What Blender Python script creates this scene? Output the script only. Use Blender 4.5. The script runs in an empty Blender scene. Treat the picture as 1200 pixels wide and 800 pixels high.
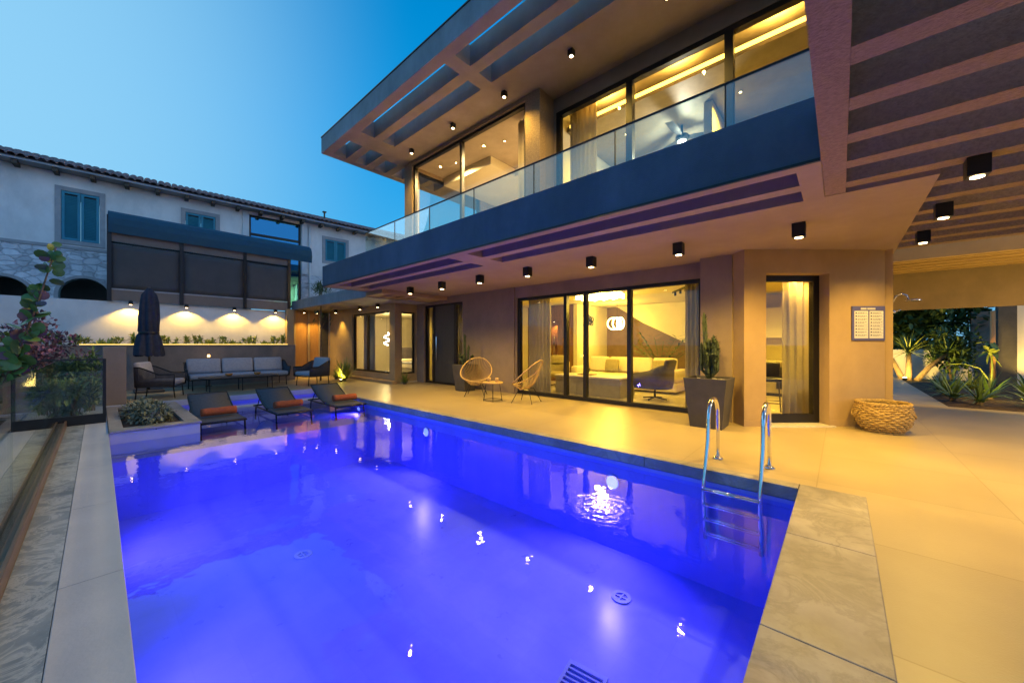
import bpy, math, random
from mathutils import Vector, Matrix
R = math.radians
SC = bpy.context.scene
COL = SC.collection
rng = random.Random(7)
# ------------------------------------------------------------------ materials
def mat(name, c, rough=.6, c2=None, scale=6., detail=6., bump=0., bscale=60., metal=0., spec=.5, stretch=None, emit=None, estr=0., alpha=None, contrast=(.35, .65), coat=0., trans=0., streak=0.):
    m = bpy.data.materials.new(name); m.use_nodes = True
    nt = m.node_tree; N = nt.nodes; L = nt.links
    b = N['Principled BSDF']
    b.inputs['Base Color'].default_value = (*c, 1); b.inputs['Roughness'].default_value = rough
    b.inputs['Metallic'].default_value = metal; b.inputs['Specular IOR Level'].default_value = spec
    if coat: b.inputs['Coat Weight'].default_value = coat
    if trans: b.inputs['Transmission Weight'].default_value = trans
    tc = N.new('ShaderNodeTexCoord'); src = tc.outputs['Object']
    if stretch:
        mp = N.new('ShaderNodeMapping'); mp.inputs['Scale'].default_value = stretch
        L.new(src, mp.inputs[0]); src = mp.outputs[0]
    if c2:
        n = N.new('ShaderNodeTexNoise'); n.inputs['Scale'].default_value = scale; n.inputs['Detail'].default_value = detail
        n.inputs['Roughness'].default_value = .62
        L.new(src, n.inputs['Vector'])
        r = N.new('ShaderNodeValToRGB'); r.color_ramp.elements[0].position = contrast[0]; r.color_ramp.elements[1].position = contrast[1]
        r.color_ramp.elements[0].color = (*c, 1); r.color_ramp.elements[1].color = (*c2, 1)
        L.new(n.outputs[0], r.inputs[0]); L.new(r.outputs[0], b.inputs['Base Color'])
        mr = N.new('ShaderNodeMapRange'); mr.inputs[3].default_value = max(.02, rough-.08); mr.inputs[4].default_value = min(1, rough+.08)
        L.new(n.outputs[0], mr.inputs[0]); L.new(mr.outputs[0], b.inputs['Roughness'])
    if streak:   # rain streaks and patchy weathering of outdoor render
        mp2 = N.new('ShaderNodeMapping'); mp2.inputs['Scale'].default_value = (1., 1., .55); L.new(tc.outputs['Object'], mp2.inputs[0])
        ns = N.new('ShaderNodeTexNoise'); ns.inputs['Scale'].default_value = 1.1; ns.inputs['Detail'].default_value = 9; ns.inputs['Roughness'].default_value = .68; L.new(mp2.outputs[0], ns.inputs['Vector'])
        rs = N.new('ShaderNodeMapRange'); rs.inputs[1].default_value = .38; rs.inputs[2].default_value = .62; rs.inputs[3].default_value = 1-streak; rs.inputs[4].default_value = 1.06; L.new(ns.outputs[0], rs.inputs[0])
        mm = N.new('ShaderNodeMix'); mm.data_type = 'RGBA'; mm.blend_type = 'MULTIPLY'; mm.inputs[0].default_value = 1
        L.new(b.inputs['Base Color'].links[0].from_socket, mm.inputs[6]); L.new(rs.outputs[0], mm.inputs[7]); L.new(mm.outputs[2], b.inputs['Base Color'])
    if bump:
        n2 = N.new('ShaderNodeTexNoise'); n2.inputs['Scale'].default_value = bscale; n2.inputs['Detail'].default_value = 4
        L.new(src, n2.inputs['Vector'])
        bp = N.new('ShaderNodeBump'); bp.inputs['Strength'].default_value = bump; bp.inputs['Distance'].default_value = .02
        L.new(n2.outputs[0], bp.inputs['Height']); L.new(bp.outputs[0], b.inputs['Normal'])
    if emit:
        b.inputs['Emission Color'].default_value = (*emit, 1); b.inputs['Emission Strength'].default_value = estr
    return m

def glass(name, tint=(1, 1, 1), f0=.045, rough=0.0, maxr=1.0, bump=0., bscale=3., pw=4., patch=None, gcol=(1, 1, 1)):
    """pane or water: transparent with a mirror that grows towards grazing angles"""
    m = bpy.data.materials.new(name); m.use_nodes = True
    nt = m.node_tree; N = nt.nodes; L = nt.links
    N.remove(N['Principled BSDF'])
    out = N['Material Output']
    t = N.new('ShaderNodeBsdfTransparent'); t.inputs[0].default_value = (*tint, 1)
    g = N.new('ShaderNodeBsdfGlossy'); g.inputs['Roughness'].default_value = rough; g.inputs['Color'].default_value = (*gcol, 1)
    lw = N.new('ShaderNodeLayerWeight'); lw.inputs[0].default_value = .5
    p = N.new('ShaderNodeMath'); p.operation = 'POWER'; p.inputs[1].default_value = pw
    mr = N.new('ShaderNodeMapRange'); mr.inputs[3].default_value = f0; mr.inputs[4].default_value = maxr
    L.new(lw.outputs['Facing'], p.inputs[0]); L.new(p.outputs[0], mr.inputs[0])
    mx = N.new('ShaderNodeMixShader'); L.new(mr.outputs[0], mx.inputs[0]); L.new(t.outputs[0], mx.inputs[1]); L.new(g.outputs[0], mx.inputs[2])
    if bump:
        tc = N.new('ShaderNodeTexCoord'); n2 = N.new('ShaderNodeTexNoise'); n2.inputs['Scale'].default_value = bscale; n2.inputs['Detail'].default_value = 3
        L.new(tc.outputs['Object'], n2.inputs['Vector'])
        bp = N.new('ShaderNodeBump'); bp.inputs['Strength'].default_value = bump; bp.inputs['Distance'].default_value = .03
        h = n2.outputs[0]
        if patch:   # stirred water over the return jet
            ds = N.new('ShaderNodeVectorMath'); ds.operation = 'DISTANCE'; ds.inputs[1].default_value = patch; L.new(tc.outputs['Object'], ds.inputs[0])
            fo = N.new('ShaderNodeMapRange'); fo.inputs[1].default_value = .05; fo.inputs[2].default_value = .42; fo.inputs[3].default_value = 1; fo.inputs[4].default_value = 0; L.new(ds.outputs['Value'], fo.inputs[0])
            n3 = N.new('ShaderNodeTexNoise'); n3.inputs['Scale'].default_value = 15; n3.inputs['Detail'].default_value = 2; L.new(tc.outputs['Object'], n3.inputs['Vector'])
            wv = N.new('ShaderNodeMath'); wv.operation = 'SINE'; ms = N.new('ShaderNodeMath'); ms.operation = 'MULTIPLY'; ms.inputs[1].default_value = 75; L.new(ds.outputs['Value'], ms.inputs[0]); L.new(ms.outputs[0], wv.inputs[0])
            m0 = N.new('ShaderNodeMath'); m0.operation = 'MULTIPLY_ADD'; m0.inputs[1].default_value = .06; L.new(wv.outputs[0], m0.inputs[0]); L.new(n3.outputs[0], m0.inputs[2])
            m1 = N.new('ShaderNodeMath'); m1.operation = 'MULTIPLY'; L.new(m0.outputs[0], m1.inputs[0]); L.new(fo.outputs[0], m1.inputs[1])
            m2 = N.new('ShaderNodeMath'); m2.operation = 'MULTIPLY_ADD'; m2.inputs[1].default_value = 2.2; L.new(m1.outputs[0], m2.inputs[0]); L.new(h, m2.inputs[2]); h = m2.outputs[0]
        L.new(h, bp.inputs['Height']); L.new(bp.outputs[0], g.inputs['Normal'])
    L.new(mx.outputs[0], out.inputs[0])
    return m

def tiles(name, c, c2, mortar, bw, bh, rough=.4, mort=.004, bump=.1, offset=0., rot=0., nscale=1.5, axes=None, vary=.3):
    m = mat(name, c, rough, c2, nscale, 8, bump, 90)
    nt = m.node_tree; N = nt.nodes; L = nt.links; b = N['Principled BSDF']
    tc = [n for n in N if n.type == 'TEX_COORD'][0]
    br = N.new('ShaderNodeTexBrick'); br.offset = offset; br.inputs['Scale'].default_value = 1; br.inputs['Mortar Size'].default_value = mort
    br.inputs['Brick Width'].default_value = bw; br.inputs['Row Height'].default_value = bh
    br.inputs['Color1'].default_value = (1, 1, 1, 1); br.inputs['Color2'].default_value = (1-vary, 1-vary, 1-vary, 1); br.inputs['Mortar'].default_value = (*mortar, 1)
    src = tc.outputs['Object']
    if axes:
        sp = N.new('ShaderNodeSeparateXYZ'); cb = N.new('ShaderNodeCombineXYZ'); L.new(src, sp.inputs[0])
        for i, a in enumerate(axes): L.new(sp.outputs['XYZ'.index(a)], cb.inputs[i])
        src = cb.outputs[0]
    mp = N.new('ShaderNodeMapping'); mp.inputs['Location'].default_value = (.17, .1, 0); mp.inputs['Rotation'].default_value = (0, 0, rot)
    L.new(src, mp.inputs[0]); L.new(mp.outputs[0], br.inputs['Vector'])
    mx = N.new('ShaderNodeMix'); mx.data_type = 'RGBA'; mx.blend_type = 'MULTIPLY'; mx.inputs[0].default_value = 1
    old = b.inputs['Base Color'].links[0].from_socket
    L.new(old, mx.inputs[6]); L.new(br.outputs['Color'], mx.inputs[7]); L.new(mx.outputs[2], b.inputs['Base Color'])
    return m

def marble(name, c, c2, vein, scale=1.6, rough=.35, dist=3.):
    m = mat(name, c, rough, c2, scale, 10, .05, 40, contrast=(.3, .7))
    nt = m.node_tree; N = nt.nodes; L = nt.links; b = N['Principled BSDF']
    tc = [n for n in N if n.type == 'TEX_COORD'][0]
    n = N.new('ShaderNodeTexNoise'); n.inputs['Scale'].default_value = scale*1.3; n.inputs['Detail'].default_value = 9; n.inputs['Roughness'].default_value = .7; n.inputs['Distortion'].default_value = dist
    L.new(tc.outputs['Object'], n.inputs['Vector'])
    r = N.new('ShaderNodeValToRGB'); e = r.color_ramp.elements
    e[0].position = .44; e[0].color = (0, 0, 0, 1); e[1].position = .56; e[1].color = (0, 0, 0, 1)
    k = e.new(.5); k.color = (1, 1, 1, 1)
    L.new(n.outputs[0], r.inputs[0])
    mx = N.new('ShaderNodeMix'); mx.data_type = 'RGBA'
    old = b.inputs['Base Color'].links[0].from_socket
    mu = N.new('ShaderNodeMath'); mu.operation = 'MULTIPLY'; mu.inputs[1].default_value = .5
    L.new(r.outputs[0], mu.inputs[0]); L.new(mu.outputs[0], mx.inputs[0]); L.new(old, mx.inputs[6]); mx.inputs[7].default_value = (*vein, 1)
    L.new(mx.outputs[2], b.inputs['Base Color'])
    return m

def stone(name):
    m = mat(name, (.60, .59, .60), .85, (.80, .78, .78), 3, 8, 0)
    nt = m.node_tree; N = nt.nodes; L = nt.links; b = N['Principled BSDF']
    tc = [n for n in N if n.type == 'TEX_COORD'][0]
    mp = N.new('ShaderNodeMapping'); mp.inputs['Scale'].default_value = (2.6, 2.8, 5.0); L.new(tc.outputs['Object'], mp.inputs[0])
    nz = N.new('ShaderNodeTexNoise'); nz.inputs['Scale'].default_value = 2.5; L.new(mp.outputs[0], nz.inputs['Vector'])
    ad = N.new('ShaderNodeMix'); ad.data_type = 'VECTOR'; ad.inputs[0].default_value = .22; L.new(mp.outputs[0], ad.inputs[4]); L.new(nz.outputs['Color'], ad.inputs[5])
    vo = N.new('ShaderNodeTexVoronoi'); vo.feature = 'DISTANCE_TO_EDGE'; vo.inputs['Scale'].default_value = 1.5; L.new(ad.outputs[1], vo.inputs['Vector'])
    vc = N.new('ShaderNodeTexVoronoi'); vc.inputs['Scale'].default_value = 1.5; L.new(ad.outputs[1], vc.inputs['Vector'])
    r = N.new('ShaderNodeValToRGB'); r.color_ramp.elements[0].position = 0; r.color_ramp.elements[1].position = .09
    r.color_ramp.elements[0].color = (.62, .62, .64, 1); r.color_ramp.elements[1].color = (1, 1, 1, 1); L.new(vo.outputs[0], r.inputs[0])
    hs = N.new('ShaderNodeSeparateColor'); L.new(vc.outputs['Color'], hs.inputs[0])
    mr = N.new('ShaderNodeMapRange'); mr.inputs[3].default_value = .72; mr.inputs[4].default_value = 1.15; L.new(hs.outputs[0], mr.inputs[0])
    m1 = N.new('ShaderNodeMix'); m1.data_type = 'RGBA'; m1.blend_type = 'MULTIPLY'; m1.inputs[0].default_value = 1
    old = b.inputs['Base Color'].links[0].from_socket; L.new(old, m1.inputs[6]); L.new(mr.outputs[0], m1.inputs[7])
    m2 = N.new('ShaderNodeMix'); m2.data_type = 'RGBA'; m2.blend_type = 'MULTIPLY'; m2.inputs[0].default_value = .6
    L.new(m1.outputs[2], m2.inputs[6]); L.new(r.outputs[0], m2.inputs[7]); L.new(m2.outputs[2], b.inputs['Base Color'])
    bp = N.new('ShaderNodeBump'); bp.inputs['Strength'].default_value = .8; bp.inputs['Distance'].default_value = .06
    L.new(r.outputs[0], bp.inputs['Height']); L.new(bp.outputs[0], b.inputs['Normal'])
    return m

def sheer(name, c):
    m = bpy.data.materials.new(name); m.use_nodes = True; nt = m.node_tree; N = nt.nodes; L = nt.links
    b = N['Principled BSDF']; b.inputs['Base Color'].default_value = (*c, 1); b.inputs['Roughness'].default_value = .95
    t = N.new('ShaderNodeBsdfTranslucent'); tc = N.new('ShaderNodeTexCoord'); n = N.new('ShaderNodeTexNoise'); n.inputs['Scale'].default_value = 40
    L.new(tc.outputs['Object'], n.inputs['Vector']); r = N.new('ShaderNodeValToRGB'); r.color_ramp.elements[0].color = (c[0]*.85, c[1]*.85, c[2]*.85, 1); r.color_ramp.elements[1].color = (*c, 1)
    L.new(n.outputs[0], r.inputs[0]); L.new(r.outputs[0], t.inputs[0]); L.new(r.outputs[0], b.inputs['Base Color'])
    x = N.new('ShaderNodeMixShader'); x.inputs[0].default_value = .5; L.new(b.outputs[0], x.inputs[1]); L.new(t.outputs[0], x.inputs[2]); L.new(x.outputs[0], N['Material Output'].inputs[0])
    return m
WARM = (1., .615, .105)
WARMIN = (1., .62, .06)
M = dict(
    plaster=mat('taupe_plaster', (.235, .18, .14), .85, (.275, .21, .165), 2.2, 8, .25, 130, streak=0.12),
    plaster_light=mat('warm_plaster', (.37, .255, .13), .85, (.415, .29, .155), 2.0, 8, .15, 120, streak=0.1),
    fascia=mat('fascia_render', (.25, .255, .27), .8, (.30, .30, .31), 1.3, 8, .3, 120, streak=0.25),
    roof_paint=mat('roof_soffit_render', (.30, .245, .20), .85, (.35, .29, .24), 2.2, 8, .25, 130, streak=.12),
    fascia_dark=mat('dusk_tinted_render', (.055, .085, .12), .8, (.075, .105, .145), 1.3, 8, .3, 120, streak=0.25),  # grey fascia render with the dark blue of dusk put into its colour
    rough=mat('coarse_render', (.25, .18, .125), .95, (.34, .25, .175), 34, 8, .55, 70),
    soffit=mat('soffit_paint', (.33, .255, .20), .85, (.365, .285, .225), 1.1, 6, .08, 60, streak=0.08),
    white=mat('white_plaster', (.66, .64, .62), .9, (.74, .72, .69), .9, 8, .15, 60, streak=0.08),
    white_dirty=mat('weathered_white_plaster', (.82, .75, .69), .9, (.88, .82, .76), .5, 9, .15, 60, streak=0.14),
    brown_wall=mat('brown_plaster', (.20, .165, .145), .85, (.25, .205, .18), 1.4, 8, .2, 90, streak=0.2),
    frame=mat('dark_frame', (.018, .016, .016), .38, metal=.4),
    black=mat('black_metal', (.012, .012, .013), .4, metal=.3),
    door=mat('dark_door', (.035, .036, .042), .45, (.05, .05, .055), 3, 5, .1, 30, stretch=(6, 6, .6)),
    steel=mat('polished_steel', (.78, .78, .8), .09, metal=1.),
    terrace=tiles('terrace_tile', (.375, .295, .175), (.43, .345, .21), (.74, .72, .66), 1.2, 1.2, .36, .005, .08, nscale=.9, vary=.10),
    deck=tiles('deck_tile', (.30, .265, .225), (.37, .33, .28), (.4, .4, .4), .3, 2.4, .4, .012, .08, nscale=1.2, vary=.2),
    coping=mat('grey_coping', (.42, .435, .47), .45, (.50, .515, .55), 1.7, 9, .1, 60),
    travertine=marble('marble_coping', (.20, .18, .165), (.43, .385, .345), (.17, .16, .145), 1.9, .45, .9),
    bluemarble=marble('veined_stone', (.12, .15, .18), (.28, .33, .38), (.55, .60, .64), 3.0, .35, 1.0),
    basin=tiles('pool_mosaic', (.25, .265, .88), (.29, .30, .93), (.9, .9, .95), .3, .3, .3, .004, .05, nscale=3, vary=.08),
    water=glass('pool_water', (.55, .66, 1.), .02, .015, .9, .12, 3.0, 4.4, (-1.63, 3.1, -.165)),
    pane=glass('window_glass', (.95, .96, .94), .03, 0., .9, pw=5),
    rail_glass=glass('balustrade_glass', (.86, .95, .95), .12, 0., .9),
    fence_glass=glass('clear_fence_glass', (.84, .90, .90), .035, 0., .8, pw=5),
    bronze=mat('bronze_channel', (.16, .10, .065), .35, (.22, .14, .09), 12, 4, .05, 60, metal=.5, stretch=(.4, 6, 6)),
    wood=mat('walnut_panel', (.12, .06, .03), .5, (.2, .10, .05), 4, 8, .1, 40, stretch=(8, 8, .7)),
    orange_wood=mat('honey_wood', (.38, .19, .06), .45, (.46, .24, .08), 4, 8, .08, 40, stretch=(8, 8, .6)),
    timber=mat('timber_cladding', (.30, .215, .13), .6, (.40, .29, .18), 2.5, 8, .15, 40, stretch=(9, 2, .5)),
    cream=mat('cream_wall', (.62, .56, .42), .85, (.66, .60, .46), 2, 5, .05, 50),
    tan=mat('tan_wall', (.15, .095, .055), .7, (.19, .125, .075), 3, 6, .1, 50),
    floor_in=tiles('indoor_tile', (.50, .45, .37), (.56, .5, .42), (.6, .6, .6), .8, .8, .25, .003, .02, vary=.04),
    curtain=sheer('sheer_curtain', (.60, .55, .45)),
    sofa_in=mat('ivory_upholstery', (.66, .58, .40), .9, (.72, .64, .46), 20, 5, .2, 160),
    leather=mat('grey_purple_upholstery', (.07, .06, .085), .55, (.10, .085, .11), 10, 5, .15, 120),
    olive=mat('olive_upholstery', (.26, .22, .10), .85, (.32, .27, .13), 12, 5, .2, 140),
    stone_top=marble('pale_stone', (.62, .58, .5), (.7, .66, .58), (.45, .4, .34), 2, .3),
    greige=mat('greige_veneer', (.20, .175, .13), .55, (.25, .22, .17), 5, 6, .05, 40),
    fabric=mat('grey_cushion', (.30, .31, .35), .95, (.36, .37, .41), 18, 5, .3, 240),
    rope=mat('charcoal_rope', (.045, .045, .055), .9, (.075, .075, .085), 40, 4, .5, 150),
    mesh=mat('sling_fabric', (.055, .06, .075), .8, (.075, .08, .095), 25, 4, .3, 300),
    towel=mat('rust_towel', (.36, .085, .03), 1., (.45, .12, .045), 26, 5, .7, 260),
    canvas=mat('navy_canvas', (.022, .024, .04), .9, (.035, .038, .06), 9, 5, .3, 120),
    rattan=mat('natural_rattan', (.40, .26, .10), .55, (.52, .36, .16), 30, 4, .2, 120),
    wicker=mat('woven_wicker', (.30, .19, .055), .6, (.50, .34, .12), 22, 4, .3, 120),
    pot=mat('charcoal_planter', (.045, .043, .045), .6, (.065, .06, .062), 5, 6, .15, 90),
    soil=mat('dark_soil', (.035, .022, .014), 1., (.075, .045, .028), 18, 8, .9, 40),
    pebble=mat('white_pebble', (.5, .47, .42), .8, (.62, .58, .52), 8),
    cactus=mat('cactus_skin', (.03, .048, .018), .6, (.055, .08, .03), 9, 5, .3, 60),
    leaf=mat('leaf_green', (.045, .09, .025), .5, (.08, .14, .04), 2.5, 4),
    leaf_dark=mat('leaf_dark_green', (.03, .075, .024), .5, (.075, .14, .042), 3, 4),
    leaf_grey=mat('leaf_variegated', (.06, .085, .05), .55, (.26, .28, .21), 9, 5),
    leaf_lit=mat('leaf_yellow_green', (.13, .18, .03), .5, (.20, .26, .05), 3, 4),
    leaf_round=mat('leaf_round_green', (.06, .14, .03), .4, (.11, .20, .05), 3, 4),
    succulent=mat('succulent_green', (.20, .26, .05), .5, (.30, .36, .09), 3, 4),
    fitting=mat('pool_fitting_plastic', (.36, .40, .62), .5),
    pink=mat('pink_bloom', (.36, .13, .17), .7, (.46, .2, .24), 4, 4),
    mauve=mat('mauve_leaf', (.10, .05, .065), .7, (.17, .08, .1), 4, 4),
    bark=mat('bark', (.09, .065, .045), .95, (.16, .12, .085), 9, 8, .7, 60, stretch=(3, 3, 1)),
    shutter=mat('teal_shutter', (.02, .21, .29), .6, (.03, .26, .35), 3, 5),
    stone=stone('rubble_stone'),
    surround=mat('stone_surround', (.36, .335, .33), .85, (.44, .41, .40), 5, 8, .2, 60),
    tile_roof=mat('clay_roof_tile', (.20, .095, .085), .8, (.38, .22, .20), 3.5, 6, .3, 50),
    eave=mat('eave_board', (.34, .32, .33), .8, (.40, .38, .38), 4),
    awning=mat('blue_awning_cloth', (.018, .07, .105), .85, (.024, .085, .125), 5, 5, .1, 120),
    screen=mat('charcoal_screen_cloth', (.075, .068, .066), .9, (.09, .082, .078), 3, 6, .15, 200),
    screen_brown=mat('brown_screen_cloth', (.20, .15, .12), .9, (.23, .175, .14), 3, 6, .15, 200),
    ground=mat('garden_ground', (.05, .045, .03), 1., (.09, .08, .05), 3, 8, .5, 20),
    path=mat('garden_paving', (.28, .25, .21), .5, (.34, .31, .27), 2, 8, .1, 60),
    sign_board=mat('sign_board', (.09, .09, .26), .4),
    sign_paper=mat('sign_paper', (.74, .72, .68), .5),
    sign_ink=mat('sign_ink', (.06, .06, .14), .6),
    white_trim=mat('white_trim', (.75, .74, .72), .5),
    glow=mat('warm_lamp_glow', (1, .8, .5), .5, emit=(1, .68, .32), estr=22),
    glow_soft=mat('warm_diffuser', (1, .8, .5), .5, emit=(1, .76, .36), estr=9),
    glow_cove=mat('cove_led', (1, .8, .4), .5, emit=(1, .62, .10), estr=5.5),
    glow_white=mat('white_lamp_glow', (1, 1, 1), .5, emit=(1, .95, .85), estr=14),
    glow_pool=mat('pool_lamp_lens', (.6, .6, 1), .5, emit=(.34, .45, 1), estr=1.9),
    glow_strip=mat('planter_led', (1, .8, .4), .5, emit=(1, .66, .10), estr=2.6),
    glow_candle=mat('candle_glow', (1, .7, .3), .5, emit=(1, .55, .15), estr=8),
    terracotta=mat('amber_glass', (.4, .17, .04), .25, (.5, .22, .06), 5),
)
# ------------------------------------------------------------------ mesh builder
class MB:
    def __init__(s): s.v = []; s.f = []
    def add(s, vs, fs):
        o = len(s.v); s.v += [tuple(p) for p in vs]; s.f += [tuple(i+o for i in q) for q in fs]; return s
    def box(s, x0, x1, y0, y1, z0, z1):
        return s.add([(x0,y0,z0),(x1,y0,z0),(x1,y1,z0),(x0,y1,z0),(x0,y0,z1),(x1,y0,z1),(x1,y1,z1),(x0,y1,z1)],
                     [(0,3,2,1),(4,5,6,7),(0,1,5,4),(1,2,6,5),(2,3,7,6),(3,0,4,7)])
    def cbox(s, c, d):
        return s.box(c[0]-d[0]/2, c[0]+d[0]/2, c[1]-d[1]/2, c[1]+d[1]/2, c[2]-d[2]/2, c[2]+d[2]/2)
    def quad(s, a, b, c, d): return s.add([a, b, c, d], [(0, 1, 2, 3)])
    def prism(s, poly, t0, t1, fn):
        n = len(poly); vs = [fn(a, b, t0) for a, b in poly]+[fn(a, b, t1) for a, b in poly]
        return s.add(vs, [tuple(range(n-1, -1, -1)), tuple(range(n, 2*n))]+[(i, (i+1) % n, n+(i+1) % n, n+i) for i in range(n)])
    def tube(s, pts, r, n=8, closed=False, r1=None):
        P = [Vector(p) for p in pts]; k = len(P); vs = []; up = Vector((0, 0, 1)); prev = None
        for i, p in enumerate(P):
            if closed: t = P[(i+1) % k]-P[i-1]
            else: t = P[min(i+1, k-1)]-P[max(i-1, 0)]
            t = t.normalized() if t.length > 1e-9 else up
            if prev is None: a = t.cross(up if abs(t.z) < .9 else Vector((1, 0, 0))).normalized()
            else:
                a = prev-t*prev.dot(t); a = a.normalized() if a.length > 1e-6 else t.orthogonal().normalized()
            prev = a; b = t.cross(a)
            rr = r[i] if isinstance(r, (list, tuple)) else (r if r1 is None else r+(r1-r)*i/(k-1))
            for j in range(n):
                q = 2*math.pi*j/n; vs.append(p+a*math.cos(q)*rr+b*math.sin(q)*rr)
        fs = [(i*n+j, i*n+(j+1) % n, (i+1)*n+(j+1) % n, (i+1)*n+j) for i in range(k-1) for j in range(n)]
        if closed: fs += [((k-1)*n+j, (k-1)*n+(j+1) % n, (j+1) % n, j) for j in range(n)]
        else: fs += [tuple(range(n-1, -1, -1)), tuple(range((k-1)*n, k*n))]
        return s.add(vs, fs)
    def lathe(s, prof, c=(0, 0, 0), n=20, cap=True):
        vs = [(c[0]+r*math.cos(2*math.pi*j/n), c[1]+r*math.sin(2*math.pi*j/n), c[2]+z) for r, z in prof for j in range(n)]
        k = len(prof)
        fs = [(i*n+j, i*n+(j+1) % n, (i+1)*n+(j+1) % n, (i+1)*n+j) for i in range(k-1) for j in range(n)]
        if cap: fs += [tuple(range(n-1, -1, -1)), tuple(range((k-1)*n, k*n))]
        return s.add(vs, fs)
    def frustum(s, c, b, t, h):   # square pot: half widths b (bottom), t (top)
        x, y, z = c
        return s.add([(x-b,y-b,z),(x+b,y-b,z),(x+b,y+b,z),(x-b,y+b,z),(x-t,y-t,z+h),(x+t,y-t,z+h),(x+t,y+t,z+h),(x-t,y+t,z+h)],
                     [(0,3,2,1),(4,5,6,7),(0,1,5,4),(1,2,6,5),(2,3,7,6),(3,0,4,7)])
    def leaf(s, p, d, l, w, up=None, fold=.25):
        p = Vector(p); d = Vector(d).normalized(); a = d.cross(up or Vector((0, 0, 1)))
        a = a.normalized() if a.length > 1e-4 else d.orthogonal().normalized()
        nrm = a.cross(d); h = nrm*(-fold*w)
        return s.add([p, p+d*l*.33+a*w*.45-h*.6, p+d*l*.7+a*w*.36-h*.6, p+d*l, p+d*l*.7-a*w*.36-h*.6, p+d*l*.33-a*w*.45-h*.6, p+d*l*.4, p+d*l*.72],
                     [(0, 6, 1), (1, 6, 7, 2), (2, 7, 3), (0, 5, 6), (5, 4, 7, 6), (4, 3, 7)])
    def disc_leaf(s, p, d, nrm, r):
        p = Vector(p); d = Vector(d).normalized(); nrm = Vector(nrm); nrm = (nrm-d*nrm.dot(d)).normalized(); a = d.cross(nrm)
        c = p+d*r; vs = [c+nrm*r*.12]
        for j in range(10):
            q = 2*math.pi*j/10; vs.append(c+d*math.cos(q)*r+a*math.sin(q)*r*1.05)
        return s.add(vs, [(0, 1+j, 1+(j+1) % 10) for j in range(10)])
    def grid(s, us, vs, holes, w0, w1, fn):
        """slab with rectangular holes; fn maps (u, v, w) to a point"""
        us = sorted(set([round(x, 4) for x in us]+[round(h[i], 4) for h in holes for i in (0, 1) if min(us)-1e-6 <= h[i] <= max(us)+1e-6]))
        vs = sorted(set([round(x, 4) for x in vs]+[round(h[i], 4) for h in holes for i in (2, 3) if min(vs)-1e-6 <= h[i] <= max(vs)+1e-6]))
        nu, nv = len(us)-1, len(vs)-1
        full = [[not any(h[0] < (us[i]+us[i+1])/2 < h[1] and h[2] < (vs[j]+vs[j+1])/2 < h[3] for h in holes) for j in range(nv)] for i in range(nu)]
        ix = {}
        def V(i, j, k):
            if (i, j, k) not in ix:
                ix[(i, j, k)] = len(s.v); s.v.append(tuple(fn(us[i], vs[j], (w0, w1)[k])))
            return ix[(i, j, k)]
        ok = lambda i, j: 0 <= i < nu and 0 <= j < nv and full[i][j]
        for i in range(nu):
            for j in range(nv):
                if not full[i][j]: continue
                s.f.append((V(i,j,0),V(i,j+1,0),V(i+1,j+1,0),V(i+1,j,0))); s.f.append((V(i,j,1),V(i+1,j,1),V(i+1,j+1,1),V(i,j+1,1)))
                if not ok(i-1, j): s.f.append((V(i,j,0),V(i,j,1),V(i,j+1,1),V(i,j+1,0)))
                if not ok(i+1, j): s.f.append((V(i+1,j,0),V(i+1,j+1,0),V(i+1,j+1,1),V(i+1,j,1)))
                if not ok(i, j-1): s.f.append((V(i,j,0),V(i+1,j,0),V(i+1,j,1),V(i,j,1)))
                if not ok(i, j+1): s.f.append((V(i,j+1,0),V(i,j+1,1),V(i+1,j+1,1),V(i+1,j+1,0)))
        return s
FX = lambda u, v, w: (u, w, v)      # wall along X: u=x, v=z, w=y
FY = lambda u, v, w: (w, u, v)      # wall along Y: u=y, v=z, w=x
FZ = lambda u, v, w: (u, v, w)      # slab
OFF = {}
def mk(name, mb, m, parent=None, smooth=False, bevel=0, world=None, sub=0, solid=0, loc=None):
    me = bpy.data.meshes.new(name); me.from_pydata(mb.v, [], mb.f); me.validate(); me.update()
    import bmesh
    bm = bmesh.new(); bm.from_mesh(me); bmesh.ops.recalc_face_normals(bm, faces=bm.faces); bm.to_mesh(me); bm.free()
    me.materials.append(M[m] if isinstance(m, str) else m)
    if smooth: me.polygons.foreach_set('use_smooth', [True]*len(me.polygons))
    o = bpy.data.objects.new(name, me); COL.objects.link(o)
    if parent is not None:
        o.parent = parent
        if world is None: world = OFF.get(parent.name, (None, True))[1]
        if world and parent.name in OFF and OFF[parent.name][0] is not None:
            o.location = [-c for c in OFF[parent.name][0]]
        OFF[o.name] = (None, world)
    else: OFF[o.name] = (None, True)
    if loc: o.location = loc
    if bevel:
        b = o.modifiers.new('bevel', 'BEVEL'); b.width = bevel; b.segments = 2; b.limit_method = 'ANGLE'; b.angle_limit = R(40)
    if solid:
        b = o.modifiers.new('solid', 'SOLIDIFY'); b.thickness = solid; b.offset = 0
    if sub:
        b = o.modifiers.new('sub', 'SUBSURF'); b.levels = sub; b.render_levels = sub
    return o
def tag(o, label, cat, group=None):
    o['label'] = label; o['category'] = cat
    if group: o['group'] = group
    return o
def thing(name, label, cat, loc=(0, 0, 0), rz=0., group=None, world=False):
    """world=True: parts are given in world coordinates (root not rotated)"""
    o = bpy.data.objects.new(name, None); COL.objects.link(o); o.location = loc; o.rotation_euler = (0, 0, rz); o.empty_display_size = .2
    OFF[o.name] = (tuple(loc) if world else None, world)
    return tag(o, label, cat, group)
def struct(name, mb, m, **k):
    o = mk(name, mb, m, **k); o['kind'] = 'structure'; return o
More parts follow.
